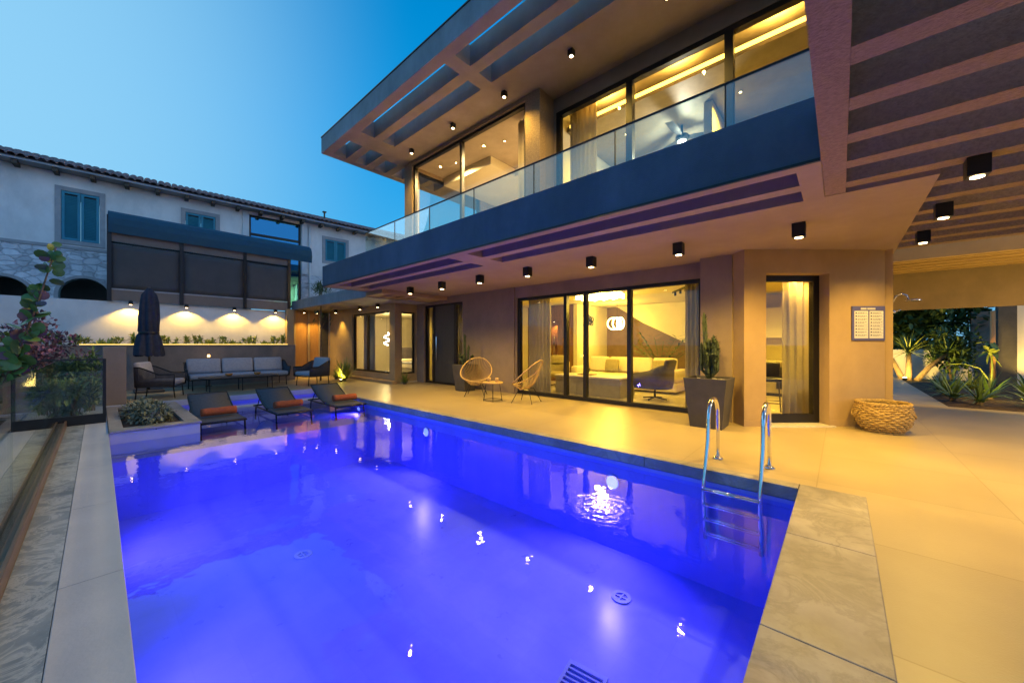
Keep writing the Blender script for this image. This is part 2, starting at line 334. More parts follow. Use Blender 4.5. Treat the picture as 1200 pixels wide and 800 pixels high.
def copy_tree(o, parent=None):
    c = o.copy(); COL.objects.link(c)
    if parent: c.parent = parent
    for ch in [x for x in COL.objects if x.parent == o]: copy_tree(ch, c)
    return c
def light(kind, name, loc, power, color=WARM, parent=None, aim=None, angle=120, blend=.6, size=.04):
    d = bpy.data.lights.new(name, kind); d.energy = power; d.color = color
    if kind == 'SPOT': d.spot_size = R(angle); d.spot_blend = blend; d.shadow_soft_size = size
    elif kind == 'POINT': d.shadow_soft_size = size
    elif kind == 'AREA': d.size = size
    o = bpy.data.objects.new(name, d); COL.objects.link(o)
    if parent: o.parent = parent
    if aim is not None: o.rotation_euler = Vector(aim).to_track_quat('-Z', 'Y').to_euler()
    if parent is not None and OFF.get(parent.name, (None, False))[0] is not None:
        loc = [a-b for a, b in zip(loc, OFF[parent.name][0])]
    o.location = loc
    return o
# ------------------------------------------------------------------ the setting
g = MB(); g.grid([-400, 400], [-400, 400], [(-13, 1, -1, 5.5)], -.5, -.06, FZ)
struct('ground', g, 'ground')
t = MB(); t.grid([-16.7, 9], [-7, 12.3], [(-11.95, .17, -.15, 4.5), (-17, -9.5, -8, -.15), (-11.95, .17, -.34, -.15), (1.74, 9.1, 12.2, 12.4)], -.12, 0, FZ)
struct('terrace', t, 'terrace')
b = MB(); b.box(-11.8, -.29, .1, 4.35, -1.4, -1.25); b.box(-11.8, -7.9, .1, 4.35, -1.25, -.38)
b.box(-11.95, .17, -.1, .1, -1.4, -.125); b.box(-11.95, .17, 4.35, 4.5, -1.4, -.125); b.box(-.29, .17, .1, 4.35, -1.4, -.125); b.box(-11.95, -11.8, .1, 4.35, -1.4, -.125)
struct('pool_basin', b, 'basin')
w = MB(); w.quad((-11.8, .1, -.165), (-.29, .1, -.165), (-.29, 4.35, -.165), (-11.8, 4.35, -.165))
struct('water', w, 'water')
for y0, y1 in ((-.15, .96), (.963, 2.12), (2.123, 3.28), (3.283, 4.5)):      # coping slabs, 3 mm joints
    struct('pool_coping', MB().box(-.292, .17, y0, y1, -.12, .004), 'travertine', bevel=.005)
for k in range(8):
    x0 = -11.95+1.457*k
    struct('pool_coping', MB().box(x0, x0+1.454, 4.347, 4.5, -.12, .004), 'travertine', bevel=.005)
    struct('pool_coping', MB().box(x0, x0+1.454, -.15, .103, -.12, .004), 'coping', bevel=.005)
struct('pool_coping', MB().box(-11.95, -11.797, .105, 4.345, -.12, .004), 'coping', bevel=.005)
c = MB(); c.box(-11.95, .17, -.34, -.152, -.12, .002)
struct('paving_strip', c, 'bluemarble')
c = MB(); c.box(-10.80, -10.48, 1.19, 4.345, -.379, -.12)
struct('pool_step', c, 'coping', bevel=.006)
p = MB(); p.box(.64, 1.74, 12.302, 21.6, -.1, -.004)
struct('garden_path', p, 'path')
s = MB(); nx, ny = 40, 44
for j in range(ny+1):
    for i in range(nx+1):
        x, y = 1.76+6*i/nx, 12.24+6.2*j/ny
        e = min(1, (x-1.76)/.25, (y-12.24)/.25)
        s.v.append((x, y, -.02+e*(.07+.05*math.sin(x*3+y)*math.sin(y*2.3))+rng.uniform(-.012, .018)*e))
s.f = [(j*(nx+1)+i, j*(nx+1)+i+1, (j+1)*(nx+1)+i+1, (j+1)*(nx+1)+i) for j in range(ny) for i in range(nx)]
struct('planting_bed_soil', s, 'soil', smooth=True)

def window(parent, fn, u0, u1, v0, v1, w, mull=(), t=.06, d=.09, mt=.08, name='window', pane='pane', fm='frame', world=True, bottom=None):
    us = [u0+t]
    for m in mull: us += [m-mt/2, m+mt/2]
    us.append(u1-t)
    hs = [(us[i], us[i+1], v0+(bottom or t), v1-t) for i in range(0, len(us), 2)]
    f = mk(name, MB().grid([u0, u1], [v0, v1], hs, w-d/2, w+d/2, fn), fm, parent, world=world)
    for k, h in enumerate(hs):
        wo = w+(.015 if k % 2 else -.015)
        p = MB().grid([h[0]-.008, h[1]+.008], [h[2]-.008, h[3]+.008], [], wo-.004, wo+.004, fn)
        q = mk('pane', p, pane, f, world=world)
        if world: q.location = (0, 0, 0)
    return f
# ------------------------------------------------------------------ the villa
V = thing('villa', 'modern taupe two storey villa with long blue lit balcony and slotted roof overhang', 'house', (-4.7, 7.6, 0), world=True)
def vp(name, mb, m, **k): return mk(name, mb, m, V, **k)
vp('facade_wall', MB().grid([-11.35, -1.38], [0, 2.898], [(-6.6, -1.95, -1, 2.6), (-10.92, -8.85, -1, 2.69)], 7.6, 7.85, FX), 'plaster')
vp('pilaster', MB().box(-1.9, -1.395, 7.27, 7.598, 0, 2.898), 'plaster')
vp('pilaster', MB().box(-7.45, -6.66, 7.555, 7.598, 0, 2.898), 'plaster')
vp('plinth', MB().box(-8.84, -7.46, 7.585, 7.598, 0, .09), 'plaster')
# diagonal corner wall, in its own rotated frame (x along the wall, y away from the camera side)
DA = math.atan2(.6653, .7466)
def dg(o):
    o.rotation_euler.z = DA; return o
FD = lambda u, v, w: (u, w, v)
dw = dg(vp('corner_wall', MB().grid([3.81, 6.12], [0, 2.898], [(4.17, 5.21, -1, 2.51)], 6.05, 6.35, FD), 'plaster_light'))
dg(vp('plinth', MB().box(3.80, 4.165, 6.036, 6.048, 0, .10), 'plaster_light'))
dg(vp('plinth', MB().box(5.215, 6.12, 6.036, 6.048, 0, .10), 'plaster_light'))
dg(vp('threshold', MB().box(4.1, 5.27, 5.99, 6.34, 0, .018), 'stone_top'))
kd = dg(window(V, FD, 4.17, 5.21, .02, 2.51, 6.30, t=.10, d=.10, name='kitchen_door', bottom=.14))
dg(vp('wall_outlet', MB().box(5.76, 6.0, 6.035, 6.048, .27, .38), 'black', bevel=.006))
vp('side_wall', MB().grid([8.62, 13.4], [0, 2.898], [], .34, .64, FY), 'plaster_light')
# front door with two glazed sidelights
fr = window(V, FX, -10.92, -8.85, .01, 2.69, 7.72, mull=(-10.42, -9.30), t=.07, mt=.12, name='entrance_frame')
d = vp('front_door', MB().box(-10.36, -9.36, 7.68, 7.76, .02, 2.62), 'door', bevel=.004)
mk('handle', MB().tube([(-10.25, 7.63, .8), (-10.25, 7.63, 1.6)], .016).tube([(-10.25, 7.63, .9), (-10.25, 7.69, .9)], .01).tube([(-10.25, 7.63, 1.5), (-10.25, 7.69, 1.5)], .01), 'steel', d).location = (0, 0, 0)
# sliding doors of the living room
window(V, FX, -6.6, -1.95, .01, 2.6, 7.70, mull=(-5.06, -4.51, -3.42), t=.075, mt=.085, d=.12, name='sliding_door', bottom=.085)
# bay window and annex
vp('annex_wall', MB().grid([-16.69, -11.35], [0, 2.748], [(-14.52, -11.7, .31, 2.52)], 6.73, 6.93, FX), 'plaster_light')
vp('annex_wall', MB().grid([6.932, 7.598], [0, 2.748], [(6.98, 7.54, .31, 2.47)], -11.55, -11.35, FY), 'plaster_light')
vp('annex_wall', MB().grid([5.26, 6.728], [0, 2.748], [(5.40, 5.86, -1, 2.7), (5.94, 6.30, -1, 2.7), (6.36, 6.70, -1, 2.7)], -16.9, -16.7, FY), 'plaster_light')
for y0, y1, m in ((5.40, 5.86, 'orange_wood'), (5.94, 6.30, 'orange_wood'), (6.36, 6.70, 'pot')):
    vp('door_panel', MB().box(-16.8, -16.76, y0, y1, 0, 2.698), m)
window(V, FX, -14.52, -11.7, .31, 2.52, 6.83, mull=(-13.4,), t=.07, name='bay_window')
window(V, FY, 6.98, 7.54, .31, 2.47, -11.45, t=.05, name='bay_window')
vp('bay_ledge', MB().box(-14.7, -11.2, 6.55, 6.728, .0, .10), 'plaster_light', bevel=.008)
vp('annex_roof', MB().grid([-16.9, -10.56], [5.3, 11.4], [], 2.75, 2.95, FZ).box(-16.9, -10.56, 5.3, 5.42, 2.952, 3.1), 'fascia')
vp('annex_soffit', MB().grid([-10.555, -9.6], [5.3, 7.59], [(-10.4, -9.75, 5.6, 5.8), (-10.4, -9.75, 6.0, 6.2), (-10.4, -9.75, 6.4, 6.6)], 2.78, 2.893, FZ), 'plaster_light')
# ground floor rooms
vp('indoor_floor', MB().box(-11.3, -1.4, 7.852, 13.4, -.1, .015).box(-16.6, -11.31, 6.94, 11.2, -.1, .05), 'floor_in')
vp('kitchen_floor', MB().prism([(-1.4, 7.6), (.34, 8.9), (.34, 12.2), (-1.4, 12.2)], -.1, .014, lambda a, b, z: (a, b, z)), 'floor_in')
vp('indoor_ceiling', MB().box(-9.0, -1.86, 7.852, 13.2, 2.75, 2.88), 'cream')
vp('room_wall', MB().box(-9.1, -6.8, 13.2, 13.35, 0, 2.88).box(-9.15, -9.0, 7.852, 13.2, 0, 2.74).box(-6.95, -6.8, 11.02, 13.198, 0, 2.74), 'cream')
vp('room_wall', MB().box(-6.798, -1.8, 13.2, 13.35, 0, 2.88), 'tan')
vp('room_wall', MB().box(-1.86, -1.72, 7.852, 12.2, 0, 2.88), 'cream')
vp('niche_panel', MB().grid([-8.99, -6.96], [.02, 2.74], [(-8.1, -7.62, .9, 2.2)], 11.02, 11.3, FX), 'wood')
vp('niche_back', MB().box(-8.2, -7.5, 11.302, 11.35, .8, 2.3), 'orange_wood')
st = vp('staircase_wall', MB().prism([(-6.2, 2.74), (-1.9, 2.74), (-1.9, .75), (-2.5, .75), (-5.2, 2.1), (-6.2, 2.74)][:5], 12.75, 12.9, FX), 'cream')
stp = MB()
for k in range(6): stp.box(-3.9+.28*k, -1.88, 11.7, 12.74, .016+.17*k, .016+.17*(k+1)-.002)
vp('staircase', stp, 'wood')
bal = MB()
for k in range(16): bal.box(-3.1+.075*k, -3.07+.075*k, 11.62, 11.65, .3+.045*k, 2.73)
vp('stair_screen', bal, 'wood')
vp('room_wall', MB().box(-16.6, -11.2, 11.2, 11.35, 0, 2.74).box(-16.68, -16.56, 6.94, 11.198, 0, 2.74).box(-11.34, -11.2, 7.852, 11.198, 0, 2.88), 'cream')
vp('indoor_ceiling', MB().box(-16.55, -11.36, 6.94, 11.19, 2.62, 2.74), 'cream')
vp('room_wall', MB().box(-11.19, -9.16, 9.4, 9.55, 0, 2.88), 'cream')
vp('room_wall', MB().box(-1.7, .335, 12.2, 12.35, 0, 2.88), 'cream')
vp('indoor_ceiling', MB().prism([(-1.3, 7.75), (.33, 9.0), (.33, 12.19), (-1.7, 12.19), (-1.7, 7.87)], 2.7, 2.88, lambda a, b, z: (a, b, z)), 'cream')
# balcony slab with slots in its underside
SL = [(x0, x1, y0, y1) for x0, x1 in ((-9.95, -5.3), (-4.8, -.30)) for y0, y1 in ((4.22, 4.58), (4.76, 5.1))]
CUT = (-.125, .7, 4.0, 5.1)
vp('balcony_soffit', MB().grid([-10.5, .68], [4.08, 13.4], SL+[CUT], 2.9, 3.1, FZ), 'soffit')
vp('balcony_slab', MB().grid([-10.5, .68], [4.08, 13.4], [CUT], 3.102, 3.45, FZ), 'pot')  # near-black colour stands in for the shade up inside the slots
vp('balcony_fascia', MB().box(-10.515, -.127, 4.055, 4.078, 2.897, 3.453).box(-10.52, -10.503, 4.08, 13.4, 2.897, 3.453), 'fascia_dark')
rails = vp('balcony_railing', MB().tube([(-8.25, 5.94, 3.92), (-8.25, 4.13, 3.92), (-.127, 4.13, 3.92)], .014, 8).box(-8.24, -.127, 4.115, 4.145, 3.453, 3.475), 'black')
xs = [-8.24, -6.97, -5.75, -4.52, -3.26, -2.02, -.85, -.127]
for a, b_ in zip(xs, xs[1:]):
    q = mk('glass_panel', MB().box(a+.008, b_-.008, 4.124, 4.136, 3.476, 3.91), 'rail_glass', rails); q.location = (0, 0, 0)
    j = mk('joint', MB().box(b_-.006, b_+.006, 4.122, 4.138, 3.476, 3.91), 'black', rails) if b_ < -.2 else None
    if j: j.location = (0, 0, 0)
q = mk('glass_panel', MB().box(-8.256, -8.244, 4.15, 5.94, 3.476, 3.91), 'rail_glass', rails); q.location = (0, 0, 0)
# upper storey
vp('upper_floor', MB().box(-9.29, -4.76, 6.16, 9.98, 3.452, 3.47).box(-4.59, .49, 6.66, 9.98, 3.452, 3.47), 'floor_in')
vp('drip_edge', MB().box(-10.519, -.127, 4.047, 4.053, 2.896, 2.922), 'frame')
vp('roof_flashing', MB().box(-10.58, 1.2, 4.03, 4.10, 6.962, 6.985), 'frame')
vp('upper_wall', MB().grid([-9.5, -4.55], [3.452, 6.538], [(-9.12, -4.93, 3.4, 6.45)], 5.95, 6.15, FX), 'rough')
vp('upper_wall', MB().grid([6.152, 10.2], [3.452, 6.538], [(6.3, 8.8, 3.4, 6.45)], -9.5, -9.3, FY), 'rough')
vp('upper_wall', MB().box(-4.75, -4.55, 6.152, 6.65, 3.452, 6.538), 'plaster')
vp('upper_wall', MB().grid([-4.548, .68], [3.452, 6.538], [(-4.5, .5, 3.4, 6.24)], 6.45, 6.65, FX), 'plaster')
vp('upper_wall', MB().box(.5, .68, 6.652, 10.2, 3.452, 6.538), 'plaster')
vp('upper_wall', MB().box(-9.298, .498, 10.0, 10.2, 3.452, 6.538), 'cream')
vp('room_wall', MB().box(-4.75, -4.6, 6.66, 9.99, 3.452, 6.538), 'cream')
window(V, FX, -9.12, -4.93, 3.46, 6.45, 6.05, mull=(-7.06,), t=.07, name='upper_window')
window(V, FY, 6.3, 8.8, 3.46, 6.45, -9.4, t=.06, name='upper_window')
window(V, FX, -4.5, .5, 3.46, 6.24, 6.52, mull=(-2.89, -1.285), t=.09, mt=.12, d=.12, name='upper_window')
vp('dropped_ceiling', MB().box(-9.28, -7.2, 7.2, 9.98, 6.3, 6.53).box(-7.198, -4.77, 8.2, 9.98, 6.3, 6.53), 'cream')
vp('upper_partition', MB().box(-6.2, -5.2, 8.6, 8.75, 3.46, 6.29), 'white')
vp('dropped_ceiling', MB().box(-4.58, .49, 7.0, 9.98, 6.08, 6.2), 'greige')
cv = vp('cove_light', MB().box(-4.5, .45, 6.985, 6.997, 6.15, 6.22), 'glow_cove')
vp('upper_partition', MB().box(-2.0, -1.85, 7.9, 9.98, 3.46, 6.07).box(-4.58, -3.2, 8.9, 9.0, 3.46, 5.6), 'cream')
vp('wardrobe', MB().box(-1.8, -.7, 9.2, 9.9, 3.46, 5.9), 'wood')
# roof
RS = []
for y0, y1 in ((4.27, 4.63), (4.85, 5.2)):
    RS += [(-10.35, -9.38, y0, y1), (-8.78, -5.48, y0, y1), (-5.18, -1.9, y0, y1), (-1.6, .9, y0, y1)]
RS += [(-10.35, -9.62, 5.42, 5.80), (-10.35, -9.62, 6.02, 6.4), (-10.35, -9.62, 6.62, 7.0), (-10.35, -9.62, 7.22, 7.6)]
rf = vp('roof', MB().grid([-10.55, 1.2], [4.07, 11], RS, 6.54, 6.94, FZ), 'roof_paint')
mk('roof_fascia', MB().box(-10.565, 1.2, 4.045, 4.068, 6.537, 6.96).box(-10.568, -10.552, 4.07, 11, 6.537, 6.96), 'fascia', rf).location = (0, 0, 0)
# ------------------------------------------------------------------ pergola over the terrace, carport behind
P = thing('pergola', 'taupe beam pergola joined to the villa over the right terrace', 'pergola', (2.3, 4, 0), world=True)
mk('edge_beam', MB().box(-.123, .04, .3, 5.098, 2.905, 3.38), 'rough', P)
mk('edge_beam', MB().box(4.6, 4.8, .3, 8.9, 2.905, 3.38), 'rough', P)
k = 0
y = .55
while y < 8.8:
    x0 = .042 if y < 5.05 else .684
    mk('beam', MB().box(x0, 4.598, y-.085, y+.085, 2.903+.0004*(k % 2), 3.36), 'rough', P); y += .54; k += 1
for yy in (.5, 8.7): mk('post', MB().box(4.62, 4.78, yy-.1, yy+.1, 0, 2.903), 'plaster', P)
Cp = thing('carport', 'low timber fronted carport behind the terrace with slatted roof', 'carport', (3.5, 11, 0), world=True)
mk('front_beam', MB().box(.66, 7, 10, 10.14, 2.9, 3.14), 'plaster_light', Cp)
for k in range(5): mk('slat', MB().box(.66, 7, 10.42+.38*k, 10.54+.38*k, 2.93, 3.1), 'plaster_light', Cp)
mk('back_panel', MB().box(.66, 7, 12.2, 12.29, 2.12, 3.1), 'plaster', Cp)
mk('roof_sheet', MB().box(.66, 7, 10.145, 12.29, 3.105, 3.13), 'timber', Cp)
for x in (6.7,): mk('post', MB().box(x, x+.2, 10.0, 10.14, 0, 2.898), 'plaster_light', Cp); mk('post', MB().box(x, x+.2, 12.2, 12.29, 0, 2.118), 'plaster_light', Cp)
# ------------------------------------------------------------------ neighbour's house (own frame: x towards us, y along its front)
NH = thing('neighbour_house', 'white two storey house with clay tile eaves, teal shutters and stone base', 'house', (-19.9, -2.1, 0), R(-4.6))
def np_(name, mb, m, parent=None, **k): return mk(name, mb, m, parent or NH, world=False, **k)
np_('wall', MB().grid([-6, 17], [4.76, 7.32], [(1.2, 2.1, 5.0, 6.72), (4.45, 5.42, 5.7, 6.76), (6.6, 8.69, 4.7, 7.2), (9.78, 10.8, 5.6, 6.7)], -.8, -.5, FY), 'white_dirty')
def arch(cy, r, zb):   # polygon of a round arch hole's filler, top half
    return [(cy+r*math.cos(a), zb+r*1.0*math.sin(a)) for a in [math.pi*k/12 for k in range(13)]]
def stone_with_arches():
    m = MB(); y = -6.; spans = [(-.05, .62, 2.95), (1.74, .60, 3.1)]
    for cy, r, zb in spans:
        m.box(-.8, -.48, y, cy-r, -.05, 4.75); pts = arch(cy, r, zb)
        for (a0, z0), (a1, z1) in zip(pts, pts[1:]):
            m.add([(-.8, a0, z0), (-.8, a1, z1), (-.8, a1, 4.75), (-.8, a0, 4.75), (-.48, a0, z0), (-.48, a1, z1), (-.48, a1, 4.75), (-.48, a0, 4.75)],
                  [(0, 1, 2, 3), (4, 7, 6, 5), (0, 4, 5, 1), (3, 2, 6, 7)])
        y = cy+r
    m.box(-.8, -.48, y, 6.6, -.05, 4.75); m.box(-.8, -.48, 8.69, 17, -.05, 4.75)
    return m
np_('stone_base', stone_with_arches(), 'stone')
for cy, r, zb in ((-.05, .62, 2.95), (1.74, .60, 3.1)):
    am = MB(); pts = [(cy+r, zb-2)]+arch(cy, r, zb)+[(cy-r, zb-2)]; o2 = [(cy+r+.1, zb-2)]+arch(cy, r+.1, zb)+[(cy-r-.1, zb-2)]
    for (a, b1, c1, d1) in zip(pts, pts[1:], o2[1:], o2):
        am.add([(-.44, *a), (-.44, *b1), (-.44, *c1), (-.44, *d1), (-.6, *a), (-.6, *b1), (-.6, *c1), (-.6, *d1)], [(0, 1, 2, 3), (0, 4, 5, 1), (3, 2, 6, 7)])
    np_('arch_surround', am, 'surround')
np_('inner_wall', MB().box(-3.2, -3, -5, 5, 0, 4.7).box(-2.99, -.81, -5, 6, 4.6, 4.7), 'brown_wall')
np_('band_course', MB().box(-.49, -.45, -6, 2.36, 4.70, 4.80), 'surround')
for y0, y1, z0, z1 in ((1.2, 2.1, 5.0, 6.72), (4.45, 5.42, 5.7, 6.76), (9.78, 10.8, 5.6, 6.7)):
    f = np_('window', MB().grid([y0-.14, y1+.14], [z0-.14, z1+.14], [(y0, y1, z0, z1)], -.56, -.46, FY), 'surround')
    np_('pane', MB().box(-.72, -.70, y0, y1, z0, z1), 'pane', f)
    mid = (y0+y1)/2
    for a, b_ in ((y0+.01, mid-.006), (mid+.006, y1-.01)):
        m = MB().grid([a, b_], [z0+.01, z1-.01], [(a+.07, b_-.07, z0+.09, z1-.09)], -.52, -.475, FY)
        n = int((z1-z0-.18)/.055)
        for k in range(n):
            z = z0+.095+k*.055
            m.add([(-.515, a+.07, z), (-.515, b_-.07, z), (-.485, b_-.07, z+.04), (-.485, a+.07, z+.04), (-.515, a+.07, z+.012), (-.515, b_-.07, z+.012), (-.485, b_-.07, z+.05), (-.485, a+.07, z+.05)],
                  [(0, 1, 2, 3), (7, 6, 5, 4), (0, 4, 5, 1), (3, 2, 6, 7)])
        np_('shutter', m, 'shutter', f)
gl = np_('glazed_front', MB().grid([6.6, 8.69], [.3, 7.2], [(6.68, 8.61, 3.2, 6.3), (6.68, 8.61, 6.4, 7.12), (6.68, 8.61, .4, 3.1)], -.7, -.6, FY), 'frame')
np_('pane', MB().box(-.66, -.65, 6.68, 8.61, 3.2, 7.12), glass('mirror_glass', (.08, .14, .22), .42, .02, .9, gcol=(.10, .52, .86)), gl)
np_('pilaster', MB().box(-.55, -.42, 6.35, 6.58, 4.76, 7.3), 'white'); np_('pilaster', MB().box(-.55, -.42, 8.71, 8.94, 4.76, 7.3), 'white')
np_('drainpipe', MB().tube([(-.42, 9.05, 0), (-.42, 9.05, 7.2)], .045, 8), 'white', smooth=True)
np_('eave', MB().box(-.8, .02, -6, 17, 7.33, 7.40), 'eave')
for k in range(27):
    y = -5.6+.84*k; np_('rafter_end', MB().box(-.5, -.04, y-.06, y+.06, 7.2, 7.328), 'bark')
rt = MB(); n = 112
for k in range(n):
    y = -5.9+.205*k; j = rng.uniform(-.012, .012)
    for q in range(6):
        x0 = .07-.36*q; z0 = 7.43+.135*q; r0 = .098
        vs = []
        for (xx, zz, rr) in ((x0, z0, r0+.008), (x0-.40, z0+.15, r0-.008)):
            for a in range(6):
                th = math.pi*a/5; vs.append((xx, y+j+rr*math.cos(th), zz+rr*math.sin(th)*.9))
        for (xx, zz, rr) in ((x0, z0, r0-.012), (x0-.40, z0+.15, r0-.028)):
            for a in range(6):
                th = math.pi*a/5; vs.append((xx, y+j+rr*math.cos(th), zz+rr*math.sin(th)*.9))
        fs = [(a, a+1, 7+a, 6+a) for a in range(5)]+[(12+a, 18+a, 19+a, 13+a) for a in range(5)]+[(a, 12+a, 13+a, a+1) for a in range(5)]
        rt.add(vs, fs)
rt.add([(.06, -6, 7.41), (-2.2, -6, 8.22), (-2.2, 17, 8.22), (.06, 17, 7.41), (-4.5, -6, 7.4), (-4.5, 17, 7.4)], [(0, 1, 2, 3), (1, 4, 5, 2)])
rf = np_('roof', rt, 'tile_roof')
np_('chimney', MB().tube([(-1.0, 9.9, 7.7), (-1.0, 9.9, 8.2)], .04, 8).box(-1.08, -.92, 9.82, 9.98, 8.2, 8.25), 'bark', rf)
np_('side_wall', MB().box(-4.4, -.8, -6, -5.8, 0, 7.3).box(-4.4, -.8, 16.8, 17, 0, 7.3), 'white')
# ------------------------------------------------------------------ garden wall, planter wall, awning
gw = MB(); gw.grid([-8, 5.24], [-.05, 2.66], [], -16.95, -16.7, FY)
tag(mk('garden_wall', gw, 'white'), 'long white plastered wall behind the sofa, lit by four lamps', 'wall')
tag(mk('corner_pillar', MB().box(-16.69, -16.45, 5.0, 5.255, 0, 2.745), 'plaster_light', bevel=.004), 'plain plaster pillar where the white wall meets the wooden doors', 'pillar')
pw = thing('planter_wall', 'long brown plastered planter wall behind the sofa, topped with succulents', 'planter', (-16, 1, 0), world=True)
mk('front_wall', MB().box(-15.65, -15.45, -6, 4.98, 0, 1.30).box(-16.69, -15.652, 4.85, 4.98, 0, 1.30), 'brown_wall', pw, bevel=.006)
mk('rim', MB().box(-15.68, -15.42, -6, 5.0, 1.302, 1.33), 'travertine', pw, bevel=.004)
mk('soil', MB().box(-16.69, -15.655, -6, 4.848, 0, 1.25), 'soil', pw)
mk('light_strip', MB().box(-15.705, -15.69, -.35, 4.8, 1.305, 1.345), 'glow_strip', pw)
aw = thing('patio_awning', 'dark patio awning with blue curved hood and lowered charcoal screens', 'awning', (-16.6, 2.7, 2.66), world=True)
for y in (.22, 1.87, 3.64, 5.12):
    mk('post', MB().box(-16.69, -16.57, y-.05, y+.05, 2.664, 5.28), 'frame', aw)
for a, b_ in ((.27, 1.82), (1.92, 3.59), (3.69, 5.07)):
    s_ = MB(); nk = 8
    for k in range(nk+1):
        for q in range(9):
            yy = a+(b_-a)*k/nk; zz = 3.06+(4.42-3.06)*q/8
            s_.v.append((-16.615+.012*math.sin(k*.8)*math.sin(q*.7), yy, zz))
    s_.f = [(k*9+q, k*9+q+1, (k+1)*9+q+1, (k+1)*9+q) for k in range(nk) for q in range(8)]
    s_ = mk('screen', s_, 'screen', aw, smooth=True, solid=.006)
    mk('hem_bar', MB().box(-16.635, -16.60, a, b_, 3.02, 3.055), 'surround', aw)
    mk('lower_valance', MB().box(-16.625, -16.615, a, b_, 2.68, 3.015), 'screen_brown', aw)
    mk('roller_tube', MB().tube([(-16.62, a, 4.46), (-16.62, b_, 4.46)], .035, 10), 'frame', aw, smooth=True)
    mk('upper_valance', MB().box(-16.635, -16.622, a, b_, 4.50, 4.9), 'screen_brown', aw)
prof = [(-16.53, 4.74), (-16.50, 5.0), (-16.53, 5.2), (-16.62, 5.34), (-16.8, 5.44), (-17.1, 5.5), (-18.6, 5.6)]
h = MB()
for (a, z) in prof: h.v += [(a, .2, z), (a, 5.95, z)]
h.f = [(2*i, 2*i+1, 2*i+3, 2*i+2) for i in range(len(prof)-1)]
mk('hood', h, 'awning', aw, solid=.02)
mk('cross_beam', MB().box(-16.7, -16.6, .2, 5.9, 4.92, 5.02), 'frame', aw)
# ------------------------------------------------------------------ pier, balustrade, stone planter
tag(mk('garden_pier', MB().box(-13.0, -11.97, .06, .42, 0, 1.29), 'plaster', bevel=.01), 'short grey concrete pier at the far left corner of the pool', 'pier')
gf = thing('glass_balustrade', 'frameless glass balustrade in a bronze floor channel along the pool', 'balustrade', (-4.5, -.4, 0), world=True)
mk('channel', MB().box(-9.4, 1.5, -.47, -.445, 0, .10).box(-9.4, 1.5, -.365, -.342, 0, .10).box(-9.4, 1.5, -.444, -.366, 0, .07), 'bronze', gf, bevel=.004)
xs = [-9.38, -6.85, -4.32, -1.79, .74]
for a, b_ in zip(xs, xs[1:]):
    mk('glass_panel', MB().box(a+.006, b_-.006, -.411, -.399, .071, 1.1), 'fence_glass', gf)
gr = thing('glass_screen', 'short black framed glass panel closing the end of the balustrade', 'balustrade', (-9.47, -.5, 0), world=True)
mk('frame', MB().grid([-1.25, .09], [0, 1.1], [(-1.21, .05, .16, 1.078)], -9.5, -9.44, FY), 'black', gr)
mk('pane', MB().box(-9.476, -9.464, -1.21, .05, .16, 1.078), 'fence_glass', gr)
sp = thing('stone_planter', 'low stone rimmed planter set into the pool corner', 'planter', (-9.8, .65, -.38), world=True)
mk('box', MB().grid([-11.4, -8.18], [.108, 1.16], [(-11.2, -8.42, .26, .98)], -.378, -.002, FZ), 'coping', sp)
mk('rim', MB().grid([-11.42, -8.16], [.108, 1.18], [(-11.2, -8.42, .26, .98)], .0045, .034, FZ), 'travertine', sp, bevel=.004)
mk('soil', MB().box(-11.198, -8.422, .262, .978, -.31, -.01), 'soil', sp)
# ------------------------------------------------------------------ lamps
CAN = {}
def can(loc, label, group, power, angle=125, s=.07, h=.18, color=WARM, name='ceiling_spotlight', glow='glow', blend=.75, aim=(0, 0, -1)):
    r = thing(name, label, 'lamp', loc, 0, group)
    key = (s, h, glow)
    if key not in CAN:
        a = mk('housing', MB().grid([-s, s], [-s, s], [], -h, -.001, FZ), 'black', r, bevel=.006)
        l = mk('lens', MB().lathe([(s*.62, -h-.006), (s*.62, -h-.001)], n=16), glow, r)
        CAN[key] = (a, l)
    else:
        for p in CAN[key]:
            c = p.copy(); COL.objects.link(c); c.parent = r
    light('SPOT', 'lamp_light', (0, 0, -h-.02), power, color, r, aim, angle, blend, s*.5)
    return r
SP = [(-.4, 6.0), (-1.86, 5.94), (-3.32, 5.85), (-4.73, 5.78), (-6.07, 5.72), (-7.42, 5.70), (-8.76, 5.66)]
TX = ['above the diagonal kitchen doorway', 'in front of the big cactus pot', 'above the middle of the sliding doors', 'above the left sliding door panel', 'above the right rattan chair', 'above the left rattan chair', 'above the dark front door, farthest of the soffit row']
for (x, y), tx in zip(SP, TX):
    can((x, y, 2.899), 'black square soffit spotlight '+tx, 'spotlights under the balcony soffit', 400 if x > -1 else 205, 158 if x > -1 else 138)
for (x, y), tx in zip([(.85, 4.87), (.85, 6.22), (.85, 7.57)], ['largest and nearest of three', 'middle of three', 'smallest of three, by the sky gap']):
    can((x, y+.0, 2.902), 'black square spotlight on the pergola beams, '+tx, 'spotlights on the pergola', 205, 150, s=.066, h=.16)
for y, tx in zip((2.3, 4.87, 7.57), ('nearest in the second row', 'middle of the second row', 'last in the second row')):
    can((3.3, y, 2.902), 'added fill spotlight on the pergola beams out of frame, '+tx, 'spotlights on the pergola', 200, 150, s=.066, h=.16)  # second row added out of view to light the carport and path
for (x, y), tx, pw in zip([(-12.0, 6.45), (-13.3, 6.45), (-15.4, 6.45)], ['over the right bay pane', 'over the left bay pane', 'over the cone of light beside the bay'], (70, 70, 130)):
    can((x, y, 2.749), 'small black spotlight under the low annex roof '+tx, 'spotlights under the annex roof', pw, 90, s=.055, h=.13)
